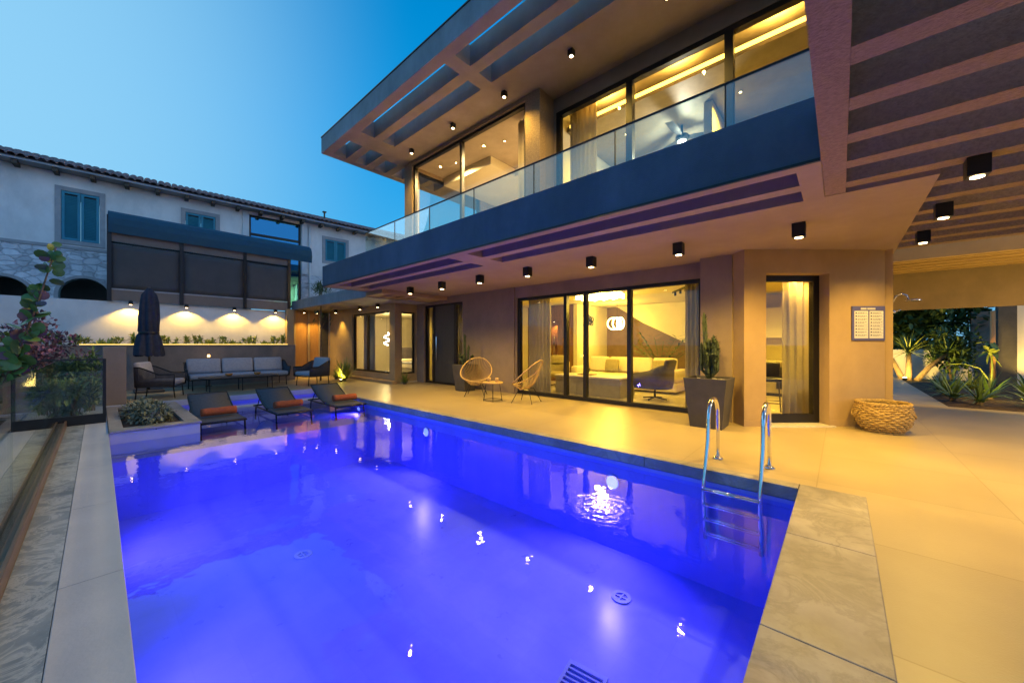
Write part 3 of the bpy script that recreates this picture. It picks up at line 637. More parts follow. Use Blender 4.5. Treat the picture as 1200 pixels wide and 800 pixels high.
for (x, y), tx in zip([(-16.45, 6.12), (-16.45, 5.63)], ['over the right wooden door panel', 'over the left wooden door panel']):
    can((x, y, 2.749), 'small black spotlight under the low annex roof '+tx, 'spotlights under the annex roof', 110, 85, s=.05, h=.12)
for x, tx in zip((-8.54, -6.82, -5.17, -3.55, -1.9, -.3), ['at the left end of the window', 'over the left glass pane', 'by the wall corner', 'over the long window', 'right of the long window centre', 'at the right end']):
    can((x, 5.56, 6.539), 'small black spotlight under the slotted roof overhang '+tx, 'spotlights under the roof overhang', 210, 140, s=.05, h=.11)
for y, tx in zip((.67, 1.98, 3.3, 4.61), ['half hidden behind the closed parasol', 'just right of the closed parasol', 'above the middle of the sofa', 'nearest the wooden doors']):
    can((-16.48, y, 2.68), 'small black wall spotlight under the awning '+tx, 'spotlights over the white wall', 85, 122, s=.05, h=.11, blend=.35, aim=(-.16, 0, -1))
    o = [q for q in COL.objects if q.get('label', '').endswith(tx)][0]
    mk('bracket', MB().box(-.22, .0, -.03, .03, .0, .02), 'black', o)
for (x, y, dr), tx in zip([(-2.16, 4.346, -1), (-6.15, 4.346, -1), (-3.4, .104, 1), (-6.4, .104, 1), (-10.95, 4.346, -1), (-9.0, 4.346, -1)], ['nearest the ladder', 'below the rattan chairs', 'in the near wall close to the ladder end', 'in the near wall close to the planter end', 'in the shallow end behind the loungers', 'beside the lounger nearest the house']):
    z = -.40 if x > -8 else -.27
    r = thing('pool_light', 'round underwater pool lamp '+tx, 'pool lamp', (x, y, z), 0, 'underwater pool lamps')
    mk('bezel', MB().tube([(.09*math.cos(a), dr*.012, .09*math.sin(a)*(1 if x > -8 else .6)) for a in [2*math.pi*k/20 for k in range(20)]], .012, 6, True), 'steel', r, smooth=True)
    mk('lens', MB().prism([(.082*math.cos(a), .082*math.sin(a)*(1 if x > -8 else .6)) for a in [2*math.pi*k/20 for k in range(20)]], .0 if dr > 0 else -.015, .015 if dr > 0 else 0, FX), 'glow_pool', r)
    light('SPOT', 'lamp_light', (0, dr*.06, 0), 250 if x > -8 else 150, (.12, .075, 1.), r, (0, dr, -.9), 132, .7, .06)
# ------------------------------------------------------------------ pool furniture
ld = thing('pool_ladder', 'chrome pool ladder with two hooped handrails and four treads', 'ladder', (-.83, 4.35, 0))
for sx in (-.25, .25):
    pts = [(sx, .51, 0), (sx, .51, .50)]
    pts += [(sx, .30+.21*math.cos(a), .52+.21*math.sin(a)) for a in [math.pi*k/10 for k in range(11)]]
    pts += [(sx, .07, .3), (sx, -.09, -.1), (sx, -.11, -.3), (sx, -.06, -.55), (sx, -.03, -.72)]
    mk('handrail', MB().tube(pts, .021, 12), 'steel', ld, smooth=True)
    mk('foot_flange', MB().lathe([(.055, .004), (.055, .012), (.024, .03)], (sx, .51, 0), 16), 'steel', ld, smooth=True)
for k, z in enumerate((-.17, -.33, -.49, -.65)):
    mk('tread', MB().tube([(-.25, -.10+.02*k, z), (.25, -.10+.02*k, z)], .014, 8).tube([(-.25, -.155+.02*k, z), (.25, -.155+.02*k, z)], .014, 8), 'steel', ld, smooth=True)
for (x, y), lb in zip([(-4.95, 1.68), (-1.68, 3.57)], ['small round white fitting on the pool floor in the left middle', 'small round white fitting on the pool floor near the ladder']):
    r = thing('floor_inlet', lb, 'drain', (x, y, -1.249), 0, 'round fittings on the pool floor')
    mk('ring', MB().lathe([(.06, 0), (.06, .012), (.10, .012), (.10, 0)], n=20, cap=False), 'fitting', r)
    mk('cross_bars', MB().box(-.06, .06, -.008, .008, 0, .01).box(-.008, .008, -.06, .06, 0.0005, .0105), 'fitting', r)
r = thing('floor_drain', 'square slatted main drain grate on the pool floor', 'drain', (-1.48, 2.45, -1.249), R(8))
gb = MB().grid([-.16, .16], [-.16, .16], [(-.135, .135, -.135+.045*k, -.135+.045*k+.03) for k in range(6)], 0, .014, FZ)
mk('grate', gb, 'fitting', r)

def lounger(y, label):
    r = thing('sun_lounger', label, 'sun lounger', (-9.3, y, -.38), 0, 'sun loungers in the shallow end')
    W = .33
    fb = MB()
    for s in (-W, W): fb.tube([(.82, s, .30), (-.9, s, .30)], .018, 8)
    fb.tube([(.82, -W, .30), (.82, W, .30)], .018, 8).tube([(-.9, -W, .30), (-.9, W, .30)], .018, 8)
    mk('frame', fb, 'black', r, smooth=True)
    for x in (.72, -.72):
        for s in (-W, W): mk('leg', MB().tube([(x, s, .29), (x+(.05 if x > 0 else -.05), s, 0)], .016, 8), 'black', r, smooth=True)
    mk('seat_sling', MB().box(.15-.0, .82, -W+.01, W-.01, .318, .332), 'mesh', r, bevel=.004)
    b = MB(); n = 8
    for k in range(n+1):
        t = k/n; x = .14-.90*t; z = .325+.36*t-.05*math.sin(t*math.pi)
        for s in (-W+.01, W-.01): b.v.append((x, s, z))
    b.f = [(2*k, 2*k+1, 2*k+3, 2*k+2) for k in range(n)]
    bs = mk('back_sling', b, 'mesh', r, smooth=True, solid=.014)
    mk('back_frame', MB().tube([(.14-.90*k/8, -W, .325+.36*k/8-.05*math.sin(k/8*math.pi)) for k in range(9)]+[(.14-.90*k/8, W, .325+.36*k/8-.05*math.sin(k/8*math.pi)) for k in range(8, -1, -1)], .016, 8), 'black', r, smooth=True)
    mk('prop', MB().tube([(-.5, -W+.03, .56), (-.72, -W+.03, .31)], .01, 6).tube([(-.5, W-.03, .56), (-.72, W-.03, .31)], .01, 6), 'black', r)
    return r
for y, lb in zip((1.55, 2.74, 3.92), ['dark sling sun lounger in the shallow water nearest the stone planter', 'dark sling sun lounger in the shallow water between the other two', 'dark sling sun lounger in the shallow water nearest the house']):
    lounger(y, lb)
for y, dx, lb in zip((1.55, 2.74, 3.97), (-.38, -.36, -.4), ['rolled rust orange towel on the lounger beside the stone planter', 'rolled rust orange towel on the middle lounger', 'rolled rust orange towel on the lounger nearest the house']):
    m = MB(); n = 40; turns = 2.6; L = .27; pts = []
    for k in range(n+1):
        t = k/n; a = t*turns*2*math.pi; rr = .022+.062*t; pts.append((rr*math.cos(a), rr*math.sin(a)*.92))
    for q in range(9):
        yy = -L+2*L*q/8
        for (a, c) in pts: m.v.append((a+.004*math.sin(q*2.1), yy, c+.003*math.sin(q*1.3+a*30)))
    m.f = [(q*(n+1)+k, q*(n+1)+k+1, (q+1)*(n+1)+k+1, (q+1)*(n+1)+k) for q in range(8) for k in range(n)]
    o = mk('rolled_towel', m, 'towel', smooth=True, solid=.016)
    o.location = (-8.57+dx, y, .055); o.rotation_euler = (0, 0, R(rng.uniform(-5, 5)))
    tag(o, lb, 'towel', 'rolled towels')

# ------------------------------------------------------------------ outdoor lounge
def ucurve(L, D, rad, n=6):
    pts = [(D, -L)]
    pts += [(-D+rad-rad*math.sin(a), -L+rad-rad*math.cos(a)) for a in [math.pi/2*k/n for k in range(n+1)]]
    pts += [(-D+rad-rad*math.cos(a), L-rad+rad*math.sin(a)) for a in [math.pi/2*k/n for k in range(n+1)]]
    pts.append((D, L)); return pts
def resample(pts, step):
    out = [pts[0]]; acc = 0.
    for a, b in zip(pts, pts[1:]):
        d = math.dist(a, b); t = step-acc
        while t <= d: out.append((a[0]+(b[0]-a[0])*t/d, a[1]+(b[1]-a[1])*t/d)); t += step
        acc = (acc+d) % step
    return out
def lounge(name, label, cat, loc, rz, L, ncush, hb=.80, group=None):
    r = thing(name, label, cat, loc, rz, group); D = .40
    top = lambda x: .60+(hb-.60)*max(0, min(1, (.1-x)/.35))
    path = ucurve(L, D, .16); fine = resample(path, .022)
    tr = MB().tube([(x, y, top(x)) for x, y in resample(path, .06)], .016, 8); tr.tube([(x*.96, y*.97, .30) for x, y in path], .014, 8)
    tr.tube([(D*.96, -L*.97, .30), (D*.96, L*.97, .30)], .014, 8).tube([(D, -L, .60), (D*.96, -L*.97, .30)], .014, 8).tube([(D, L, .60), (D*.96, L*.97, .30)], .014, 8)
    mk('frame', tr, 'black', r, smooth=True)
    rp = MB()
    for x, y in fine: rp.tube([(x, y, top(x)), (x*.985+.0, y*.985, (top(x)+.3)/2), (x*.96, y*.97, .30)], .0095, 5)
    mk('woven_back', rp, 'rope', r, smooth=True)
    lx = [-L+.12, L-.12]
    for y in lx:
        for x in (D-.06, -D+.06):
            mk('leg', MB().tube([(x, y, .30), (x+.03*(1 if x > 0 else -1), y, 0)], .014, 8), 'black', r, smooth=True)
    w = (2*L-.10)/ncush
    for k in range(ncush):
        y0 = -L+.05+k*w
        mk('seat_cushion', MB().box(-.30, .39, y0+.008, y0+w-.008, .315, .455), 'fabric', r, bevel=.045, smooth=True)
        b = MB().box(-.07, .07, y0+.012, y0+w-.012, 0, .46)
        o = mk('back_cushion', b, 'fabric', r, bevel=.055, smooth=True); o.location = (-.26, 0, .45); o.rotation_euler = (0, R(-12), 0)
    return r
lounge('outdoor_sofa', 'three seat charcoal rope sofa with grey cushions against the planter wall', 'sofa', (-14.25, 3.0, 0), 0, 1.32, 3, .80)
lounge('outdoor_armchair', 'charcoal rope armchair standing left of the sofa by the parasol', 'armchair', (-12.9, 1.05, 0), R(68), .42, 1, .78, 'rope armchairs')
lounge('outdoor_armchair', 'charcoal rope armchair right of the sofa near the wooden doors', 'armchair', (-13.1, 4.75, 0), R(-75), .42, 1, .78, 'rope armchairs')
ct = thing('coffee_table', 'low dark slab coffee table on thin metal legs before the outdoor sofa', 'table', (-13.25, 2.8, 0))
mk('table_top', MB().prism([(x*1., y) for x, y in ucurve(.95, .34, .2)[1:-1]]+[(-x, -y) for x, y in ucurve(.95, .34, .2)[1:-1]], .385, .42, FZ), 'pot', ct, bevel=.006)
for y in (-.75, 0, .75):
    for x in (-.22, .22): mk('leg', MB().tube([(x, y, .385), (x*1.1, y, 0)], .012, 6), 'black', ct)
for y, lb in ((-.28, 'small amber glass bowl on the left half of the coffee table'), (.42, 'small amber glass bowl on the right half of the coffee table')):
    o = mk('glass_bowl', MB().lathe([(.04, 0), (.08, .03), (.095, .08), (.085, .08), (.07, .035), (.0, .02)], n=16, cap=False), 'terracotta', smooth=True)
    o.location = (-13.25, 2.8+y, .421); tag(o, lb, 'bowl', 'bowls on the coffee table')
cl = thing('lantern', 'tiny glowing candle lantern on a slim stand behind the sofa', 'lantern', (-15.1, 2.35, 0))
mk('stand', MB().tube([(0, 0, 0), (0, 0, .92)], .012, 6).lathe([(.09, 0), (.09, .015)], n=12).lathe([(.05, .92), (.05, .93)], n=12), 'black', cl)
mk('flame_glass', MB().lathe([(.03, .931), (.035, .97), (.03, 1.01)], n=12), 'glow_candle', cl)
um = thing('parasol', 'tall closed navy parasol standing behind the left armchair', 'parasol', (-14.5, .95, 0))
mk('base', MB().box(-.3, .3, -.3, .3, 0, .07), 'pot', um, bevel=.012)
mk('pole', MB().tube([(0, 0, .07), (0, 0, 2.95)], .026, 12), 'bronze', um, smooth=True)
fm = MB(); nn = 40; zs = [1.02, 1.08, 1.3, 1.6, 1.66, 1.72, 2.1, 2.5, 2.75, 2.86, 2.92]; rs = [.27, .275, .25, .2, .165, .19, .19, .17, .14, .08, .02]
for z, r0 in zip(zs, rs):
    for k in range(nn):
        a = 2*math.pi*k/nn; rr = r0*(1+.20*math.sin(a*8+z*1.2)+.06*math.sin(a*3+z*4)); fm.v.append((rr*math.cos(a), rr*math.sin(a), z+.025*math.sin(a*8)))
fm.f = [(i*nn+k, i*nn+(k+1) % nn, (i+1)*nn+(k+1) % nn, (i+1)*nn+k) for i in range(len(zs)-1) for k in range(nn)]
mk('canopy', fm, 'canvas', um, smooth=True)
mk('tie_strap', MB().lathe([(.215, 1.63), (.22, 1.66), (.215, 1.69)], n=30, cap=False), 'black', um)

# ------------------------------------------------------------------ rattan chairs, side table
def rattan_chair(loc, rz, label):
    r = thing('rattan_chair', label, 'chair', loc, rz, 'round rattan chairs')
    rim = []; n = 48
    for k in range(n):
        a = 2*math.pi*k/n; c = math.cos(a)
        rim.append(Vector((.34*c-.03, .41*math.sin(a), .66-.29*c+.03*math.cos(2*a))))
    mk('rim', MB().tube(rim, .015, 8, True), 'rattan', r, smooth=True)
    cd = MB(); ring = []
    for k in range(n):
        a = 2*math.pi*k/n; ring.append(Vector((.02+.085*math.cos(a), .085*math.sin(a), .325)))
    for k in range(n):
        p, q = rim[k], ring[k]; m = (p+q)/2+Vector((-.05 if math.cos(rng.random()) else 0, 0, -.075)); cd.tube([p, (p*.6+q*.4)*.35+m*.65, m*.6+q*.4+Vector((0, 0, -.03)), q], .0042, 4)
    mk('cords', cd, 'rattan', r)
    mk('seat_ring', MB().tube(ring[::3], .012, 6, True), 'rattan', r, smooth=True)
    for x, y in ((.26, .26), (.26, -.26), (-.26, .26), (-.26, -.26)):
        mk('leg', MB().tube([(x*.45, y*.5, .33), (x, y, 0)], .009, 6), 'black', r)
    mk('leg_frame', MB().tube([(.117, .13, .33), (.117, -.13, .33), (-.117, -.13, .33), (-.117, .13, .33)], .009, 6, True), 'black', r)
    return r
rattan_chair((-7.15, 6.6, 0), R(-52), 'round rattan chair showing its full round back, left of the side table')
rattan_chair((-5.45, 6.62, 0), R(-166), 'round rattan chair seen from the side, right of the side table')
tb = thing('side_table', 'small rattan side table on black legs between the two round chairs', 'table', (-6.18, 6.25, 0))
mk('table_top', MB().lathe([(.24, .42), (.25, .435), (.24, .45)], n=24), 'rattan', tb, smooth=False)
for k in range(4):
    a = math.pi/4+k*math.pi/2; mk('leg', MB().tube([(.16*math.cos(a), .16*math.sin(a), .42), (.22*math.cos(a), .22*math.sin(a), 0)], .008, 6), 'black', tb)
mk('base_ring', MB().tube([(.21*math.cos(a), .21*math.sin(a), .03) for a in [2*math.pi*k/20 for k in range(20)]], .007, 5, True), 'black', tb)
for x, y, lb in ((-6.26, 6.2, 'left small rattan wrapped cup on the side table'), (-6.08, 6.28, 'right small rattan wrapped cup on the side table')):
    o = mk('cup', MB().lathe([(.035, 0), (.045, .05), (.042, .1), (.036, .1), (.036, .02), (0, .02)], n=14, cap=False), 'rattan', smooth=True); o.location = (x, y, .451)
    tag(o, lb, 'cup', 'cups on the side table')

# ------------------------------------------------------------------ pots and cacti
def pot(loc, b, t, h, label):
    r = thing('plant_pot', label, 'plant pot', loc, 0, 'tall charcoal pots')
    rings = [(b, 0), (t, h), (t-.035, h), (t-.05, h-.07)]; m = MB()
    for (a, z) in rings: m.v += [(-a, -a, z), (a, -a, z), (a, a, z), (-a, a, z)]
    m.f = [(0, 3, 2, 1)]+[(4*i+j, 4*i+(j+1) % 4, 4*i+4+(j+1) % 4, 4*i+4+j) for i in range(3) for j in range(4)]
    mk('pot_body', m, 'pot', r, bevel=.006)
    mk('soil', MB().box(-t+.045, t-.045, -t+.045, t-.045, h-.09, h-.05), 'soil', r)
    st = MB()
    for k in range(60): st.cbox((rng.uniform(-t+.07, t-.07), rng.uniform(-t+.07, t-.07), h-.045), (rng.uniform(.02, .05), rng.uniform(.02, .05), .03))
    mk('pebbles', st, 'pebble', r, bevel=.008); return r
def ribbed(m, pts, rad, ribs=5):
    P = [Vector(p) for p in pts]; n = ribs*4; o = len(m.v)
    for i, p in enumerate(P):
        t = i/(len(P)-1); r0 = rad*(1 if t < .75 else math.sqrt(max(.02, 1-((t-.75)/.25)**2)))
        for k in range(n):
            a = 2*math.pi*k/n; rr = r0*(.72+.28*(1 if k % 4 == 0 else .35 if k % 4 in (1, 3) else 0)); m.v.append((p.x+rr*math.cos(a), p.y+rr*math.sin(a), p.z))
    m.f += [(o+i*n+k, o+i*n+(k+1) % n, o+(i+1)*n+(k+1) % n, o+(i+1)*n+k) for i in range(len(P)-1) for k in range(n)]
    m.f.append(tuple(o+(len(P)-1)*n+k for k in range(n)))
def cactus(loc, z0, arms, label):
    r = thing('cactus', label, 'cactus', loc, 0, 'potted column cacti')
    for k, (x, y, b, top, rad, lean) in enumerate(arms):
        m = MB(); N_ = 14; ribbed(m, [(x*min(1, i/3)+lean*(i/N_), y*min(1, i/3), b+(top-b)*i/N_) for i in range(N_+1)], rad)
        for q in range(44):
            a = rng.uniform(0, 6.28); zz = rng.uniform(b+.1, top-.05); t = (zz-b)/(top-b)
            m.leaf((x+lean*t+rad*.7*math.cos(a), y+rad*.7*math.sin(a), zz), (math.cos(a), math.sin(a), .9), .06, .022)
        mk('stem', m, 'cactus', r)
    return r
pot((-1.62, 6.72, 0), .235, .315, .80, 'large tapered charcoal pot with the big cactus beside the diagonal wall')
arm = [(-.03, 0, .02, 1.13, .038, -.05)]
for k in range(30):
    a = rng.uniform(0, 6.28); q = rng.uniform(.04, .135); arm.append((q*math.cos(a), q*math.sin(a), rng.uniform(.0, .3), rng.uniform(.34, .78), rng.uniform(.020, .034), rng.uniform(-.03, .03)))
cactus((-1.62, 6.72, .75), 0, arm, 'tall bushy column cactus in the large charcoal pot by the sliding doors')
pot((-8.15, 7.1, 0), .2, .27, .76, 'smaller charcoal pot with a thin cactus between the front door and rattan chair')
arm = [(0, 0, .02, .95, .042, -.02), (.12, 0, .02, .62, .035, .03), (-.1, .05, .02, .34, .04, -.05), (.02, -.1, .02, .3, .045, .05), (-.05, -.1, .1, .4, .035, -.08), (.15, .08, .1, .34, .03, .08)]
cactus((-8.15, 7.1, .71), 0, arm, 'slender column cactus in the smaller pot beside the dark front door')

# ------------------------------------------------------------------ basket, sign, shower
bk = thing('wicker_basket', 'round bulging wicker basket with loop handles on the terrace by the wall', 'basket', (.486, 8.07, 0), R(20)); bk.scale = (.75, .75, 1.24)
pf = [(.27, .01), (.345, .05), (.405, .11), (.43, .17), (.435, .23), (.425, .30), (.405, .345)]
def prad(z):
    for (r0, z0), (r1, z1) in zip(pf, pf[1:]):
        if z <= z1: return r0+(r1-r0)*max(0, (z-z0)/(z1-z0))
    return pf[-1][0]
body = MB(); nr = 15
for i in range(nr):
    z = .015+.325*i/(nr-1); rr = prad(z); ns = 72
    body.tube([((rr+.013*math.sin(k*math.pi/2.+(math.pi if i % 2 else 0)))*math.cos(2*math.pi*k/ns), (rr+.013*math.sin(k*math.pi/2.+(math.pi if i % 2 else 0)))*math.sin(2*math.pi*k/ns), z+.006*math.sin(k*.37+i)) for k in range(ns)],   .0132, 6, True)
for k in range(36):
    a = 2*math.pi*(k+.5)/36; body.tube([(prad(z)*math.cos(a), prad(z)*math.sin(a), z) for z in (.01, .06, .12, .18, .25, .31, .345)], .007, 4)
mk('woven_body', body, 'wicker', bk, smooth=True)
mk('lining', MB().lathe([(prad(z)-.025, z) for z in (.02, .08, .14, .2, .26, .32)], n=30, cap=False), 'bark', bk, smooth=True)
mk('base', MB().lathe([(.31, .004), (.31, .016)], n=30), 'wicker', bk)
rimm = MB()
for q in range(3): rimm.tube([((.41+.014*math.cos(2*math.pi*k*16/96+q*2.1))*math.cos(2*math.pi*k/96), (.41+.014*math.cos(2*math.pi*k*16/96+q*2.1))*math.sin(2*math.pi*k/96), .352+.014*math.sin(2*math.pi*k*16/96+q*2.1)) for k in range(96)], .013, 5, True)
mk('braided_rim', rimm, 'wicker', bk, smooth=True)
for a0 in (R(178), R(-5)):
    pts = []
    for k in range(13):
        t = math.pi*k/12; a = a0+.3*math.cos(t); rr = .42+.07*math.sin(t); pts.append((rr*math.cos(a), rr*math.sin(a), .30-.11*math.sin(t)))
    mk('handle', MB().tube(pts, .013, 6), 'wicker', bk, smooth=True)
sg = thing('rules_sign', 'blue framed pool rules board with two columns of printed lines on the wall', 'sign', (5.835*.7466-6.03*.6653, 5.835*.6653+6.03*.7466, 1.69), DA)
mk('board', MB().box(-.27, .27, 0, .018, -.28, .28), 'sign_board', sg, bevel=.003)
for a, b_ in ((-.235, -.012), (.012, .235)): mk('printed_sheet', MB().box(a, b_, -.004, -.0005, -.245, .20), 'sign_paper', sg)
ink = MB()
for a, b_ in ((-.235, -.012), (.012, .235)):
    z = .175
    for k in range(8):
        ink.box(a+.005, b_-.005, -.0062, -.0045, z-.028, z-.0245)
        x = a+.055
        while x < b_-.03:
            l = rng.uniform(.012, .035); ink.box(x, min(x+l, b_-.015), -.0062, -.0045, z-.006, z+.002); x += l+.009
        x = a+.055
        while x < b_-.07:
            l = rng.uniform(.012, .03); ink.box(x, min(x+l, b_-.015), -.0062, -.0045, z-.017, z-.011); x += l+.009
        ink.lathe([(.0095, 0), (.0095, .0016)], (a+.027, -.0053, z-.005), 10) if False else ink.box(a+.014, a+.04, -.0062, -.0045, z-.016, z+.004)
        z -= .052
mk('printed_lines', ink, 'sign_ink', sg)
hd = MB(); x = -.13
for l in (.02, .018, .02, .018, .02, .012, .02, .018, .02, .02, .018, .02, .018):
    if l > .015: hd.box(x, x+l-.006, -.004, -.0005, .222, .252)
    x += l
mk('heading', hd, 'sign_paper', sg)
sh = thing('outdoor_shower', 'chrome outdoor shower head on a bent arm at the wall edge', 'shower', (.64, 9.05, 2.0))
mk('wall_plate', MB().tube([(0, 0, .05), (.02, 0, .05)], .05, 14), 'steel', sh, smooth=True)
mk('arm', MB().tube([(.02, 0, .05), (.07, 0, .17), (.13, 0, .20), (.19, 0, .17), (.21, 0, .10)], .014, 8), 'steel', sh, smooth=True)
mk('shower_head', MB().lathe([(.02, .10), (.10, .085), (.10, .07)], (.27, 0, 0), 18), 'steel', sh, smooth=True)
mk('valve', MB().tube([(0, 0, -.1), (.06, 0, -.1)], .03, 10).tube([(.06, 0, -.1), (.12, 0, -.07)], .01, 6), 'steel', sh, smooth=True)
# ------------------------------------------------------------------ plants
def rdir(up=0.):
    while True:
        v = Vector((rng.uniform(-1, 1), rng.uniform(-1, 1), rng.uniform(-1, 1)))
        if .05 < v.length < 1: break
    v.normalize(); v.z += up; return v.normalized()
def cloud(m, c, r, n, l, w, clumps=14, spread=.32, up=.25, shell=.5):
    c = Vector(c); cs = []
    for _ in range(clumps):
        d = rdir(); q = rng.uniform(shell, 1); cs.append(Vector((d.x*r[0]*q, d.y*r[1]*q, d.z*r[2]*q)))
    for _ in range(n):
        k = rng.choice(cs); d = rdir(); p = c+k+Vector((d.x*r[0], d.y*r[1], d.z*r[2]))*spread*rng.random()**.5
        s = rng.uniform(.7, 1.25); m.leaf(p, (rdir(up)+d*.8), l*s, w*s)
    return [c+k for k in cs]
def shrub(name, label, loc, r, n, l, w, m1, cat='shrub', group=None, stems=7, extra=None, zc=None, clumps=14):
    t = thing(name, label, cat, loc, 0, group); zc = r[2] if zc is None else zc
    f = MB(); cs = cloud(f, (0, 0, zc), r, n, l, w, clumps)
    mk('foliage', f, m1, t)
    s = MB()
    for c in rng.sample(cs, min(stems, len(cs))):
        s.tube([(rng.uniform(-.06, .06), rng.uniform(-.06, .06), 0), (c.x*.4, c.y*.4, c.z*.5), c], .012+.006*r[2], 5, r1=.005)
    mk('stems', s, 'bark', t)
    if extra:
        nm, m2, n2, l2, w2 = extra; e = MB()
        for _ in range(n2):
            c = rng.choice(cs); e.leaf(c+rdir(.5)*.22, rdir(.6), l2, w2)
        mk(nm, e, m2, t)
    return t
shrub('pink_shrub', 'mauve leaved shrub with pink blossom behind the glass screen', (-12.3, -.75, 0), (.95, .75, .78), 1500, .11, .055, 'mauve', extra=('blossom', 'pink', 700, .085, .06), zc=1.0, clumps=22)
shrub('pink_shrub', 'tall mauve shrub with pink blossom farther left behind the branch', (-11.2, -2.0, 0), (.6, .6, .95), 900, .11, .05, 'mauve', extra=('blossom', 'pink', 350, .085, .06), zc=1.05, clumps=16)
shrub('leafy_shrub', 'dense dark green shrub right behind the framed glass panel', (-10.5, -.28, 0), (.55, .33, .50), 1300, .13, .05, 'leaf_dark', zc=.55)
shrub('leafy_shrub', 'narrow leaved green shrub left of the dense dark one', (-10.3, -1.05, 0), (.55, .5, .55), 1300, .17, .035, 'leaf', zc=.6)
shrub('yellow_shrub', 'small yellow green shrub glowing by the concrete pier', (-11.3, -.1, 0), (.3, .15, .45), 420, .13, .035, 'leaf_lit', zc=.75)
shrub('planter_shrub', 'low variegated shrub filling the stone planter by the pool', (-9.75, .62, -.02), (1.25, .30, .16), 2600, .085, .042, 'leaf_grey', zc=.12, clumps=46, stems=12)
gl_ = thing('garden_lantern', 'small glowing post lantern among the shrubs behind the glass', 'lantern', (-9.75, -.73, -.06))
mk('post', MB().tube([(0, 0, 0), (0, 0, .72)], .02, 8), 'black', gl_); mk('lamp_cap', MB().lathe([(.08, .95), (.03, 1.0)], n=12), 'black', gl_)
mk('diffuser', MB().lathe([(.05, .73), (.055, .84), (.05, .945)], n=12), 'glow_candle', gl_, smooth=True)
light('POINT', 'lamp_light', (.12, .0, .84), 9, WARM, gl_, size=.05)
# round leaved branch in front of the white wall
rb = thing('round_leaved_tree', 'leaning branch with large round green leaves at the left edge', 'tree', (-6.85, -.9, 0))
bp = [(0, 0, 0), (.05, .12, .55), (.10, .24, .98), (.21, .35, 1.38), (.19, .46, 1.85), (.17, .58, 2.45)]
mk('branch', MB().tube(bp, .022, 7, r1=.006).tube([bp[2], (.05, .05, 1.25), (.02, -.1, 1.55)], .012, 6, r1=.005).tube([bp[1], (.2, .3, .75), (.25, .38, .9)], .01, 6, r1=.004), 'bark', rb, smooth=True)
lf = MB(); yl = MB()
def along(pts, t):
    q = t*(len(pts)-1); i = min(int(q), len(pts)-2); return Vector(pts[i]).lerp(Vector(pts[i+1]), q-i)
for k in range(84):
    t = rng.uniform(.25, 1); p = along(bp, t); d = rdir(.3); n = Vector((.66, -.1, .25))+rdir()*.6
    (yl if rng.random() < .14 else lf).disc_leaf(p+d*.03, d, n, rng.uniform(.055, .088)*(1.1-.45*t))
for k in range(60):
    p = Vector((rng.uniform(-.05, .20), rng.uniform(-.25, .36), rng.uniform(.55, 1.3))); d = rdir(.2); lf.disc_leaf(p, d, Vector((.66, -.1, .2))+rdir()*.6, rng.uniform(.06, .085))
mk('foliage', lf, 'leaf_round', rb); mk('young_leaves', yl, 'mauve', rb)
# succulents on the planter wall
protos = []
for kind in range(3):
    t = thing('succulent', 'small green succulent in the lit planter on the brown wall', 'succulent', (0, 0, 0), 0, 'succulents along the planter wall')
    f = MB()
    if kind == 0:
        for k in range(26): f.leaf((0, 0, .01), rdir(.7), rng.uniform(.16, .24), .06)
    elif kind == 1:
        for b in range(7):
            c = Vector((rng.uniform(-.14, .14), rng.uniform(-.14, .14), rng.uniform(.1, .26))); f.tube([(0, 0, 0), c], .012, 4)
            for k in range(9): f.leaf(c, rdir(.5), .1, .05)
    else:
        for b in range(4):
            c = Vector((rng.uniform(-.1, .1), rng.uniform(-.1, .1), rng.uniform(.22, .42))); f.tube([(0, 0, 0), c], .01, 4)
            for k in range(12): f.leaf(c*(.5+.5*rng.random()), rdir(.3), .11, .045)
    mk('leaves', f, 'succulent', t); protos.append(t)
ys = [-2.4+.215*k+rng.uniform(-.06, .06) for k in range(34)]
for k, y in enumerate(ys):
    t = protos[k] if k < 3 else copy_tree(protos[rng.choice((0, 1, 1, 2, 0))])
    t.location = (-16.0+rng.uniform(-.1, .12), y, 1.25); t.rotation_euler.z = rng.uniform(0, 6); s = rng.uniform(.95, 1.5); t.scale = (s, s, s)
# thin tree and lit grass by the annex
tt = thing('slender_tree', 'thin trunked young tree in front of the wooden doors', 'tree', (-14.3, 5.45, 0))
mk('trunk', MB().tube([(0, 0, 0), (.03, .0, .9), (-.02, .02, 1.8), (.03, 0, 2.75), (.05, 0, 3.3)], .035, 8, r1=.015).tube([(.0, 0, 1.9), (.15, .12, 2.2), (.25, .2, 2.5)], .015, 5, r1=.006), 'bark', tt, smooth=True)
f = MB(); cloud(f, (.05, 0, 3.35), (.34, .34, .16), 240, .20, .035, 12, .5)
for k in range(60): f.leaf((rng.uniform(-.25, .35), rng.uniform(-.25, .3), rng.uniform(2.1, 2.7)), rdir(-.2), .18, .03)
mk('crown', f, 'leaf_dark', tt)
def blades(m, c, n, l, w, up, arch=.5, seg=3):
    for _ in range(n):
        a = rng.uniform(0, 6.283); el = rng.uniform(up, 1.45); L = l*rng.uniform(.7, 1.1); P = []; p = Vector(c); d = Vector((math.cos(a)*math.cos(el), math.sin(a)*math.cos(el), math.sin(el)))
        side = d.cross(Vector((0, 0, 1))).normalized()
        for k in range(seg+1):
            ww = w*(1-k/seg)*.5+.002; P += [p+side*ww, p-side*ww]; p = p+d*(L/seg); d = (d+Vector((0, 0, -arch/seg))).normalized()
        m.add(P, [(2*k, 2*k+1, 2*k+3, 2*k+2) for k in range(seg)])
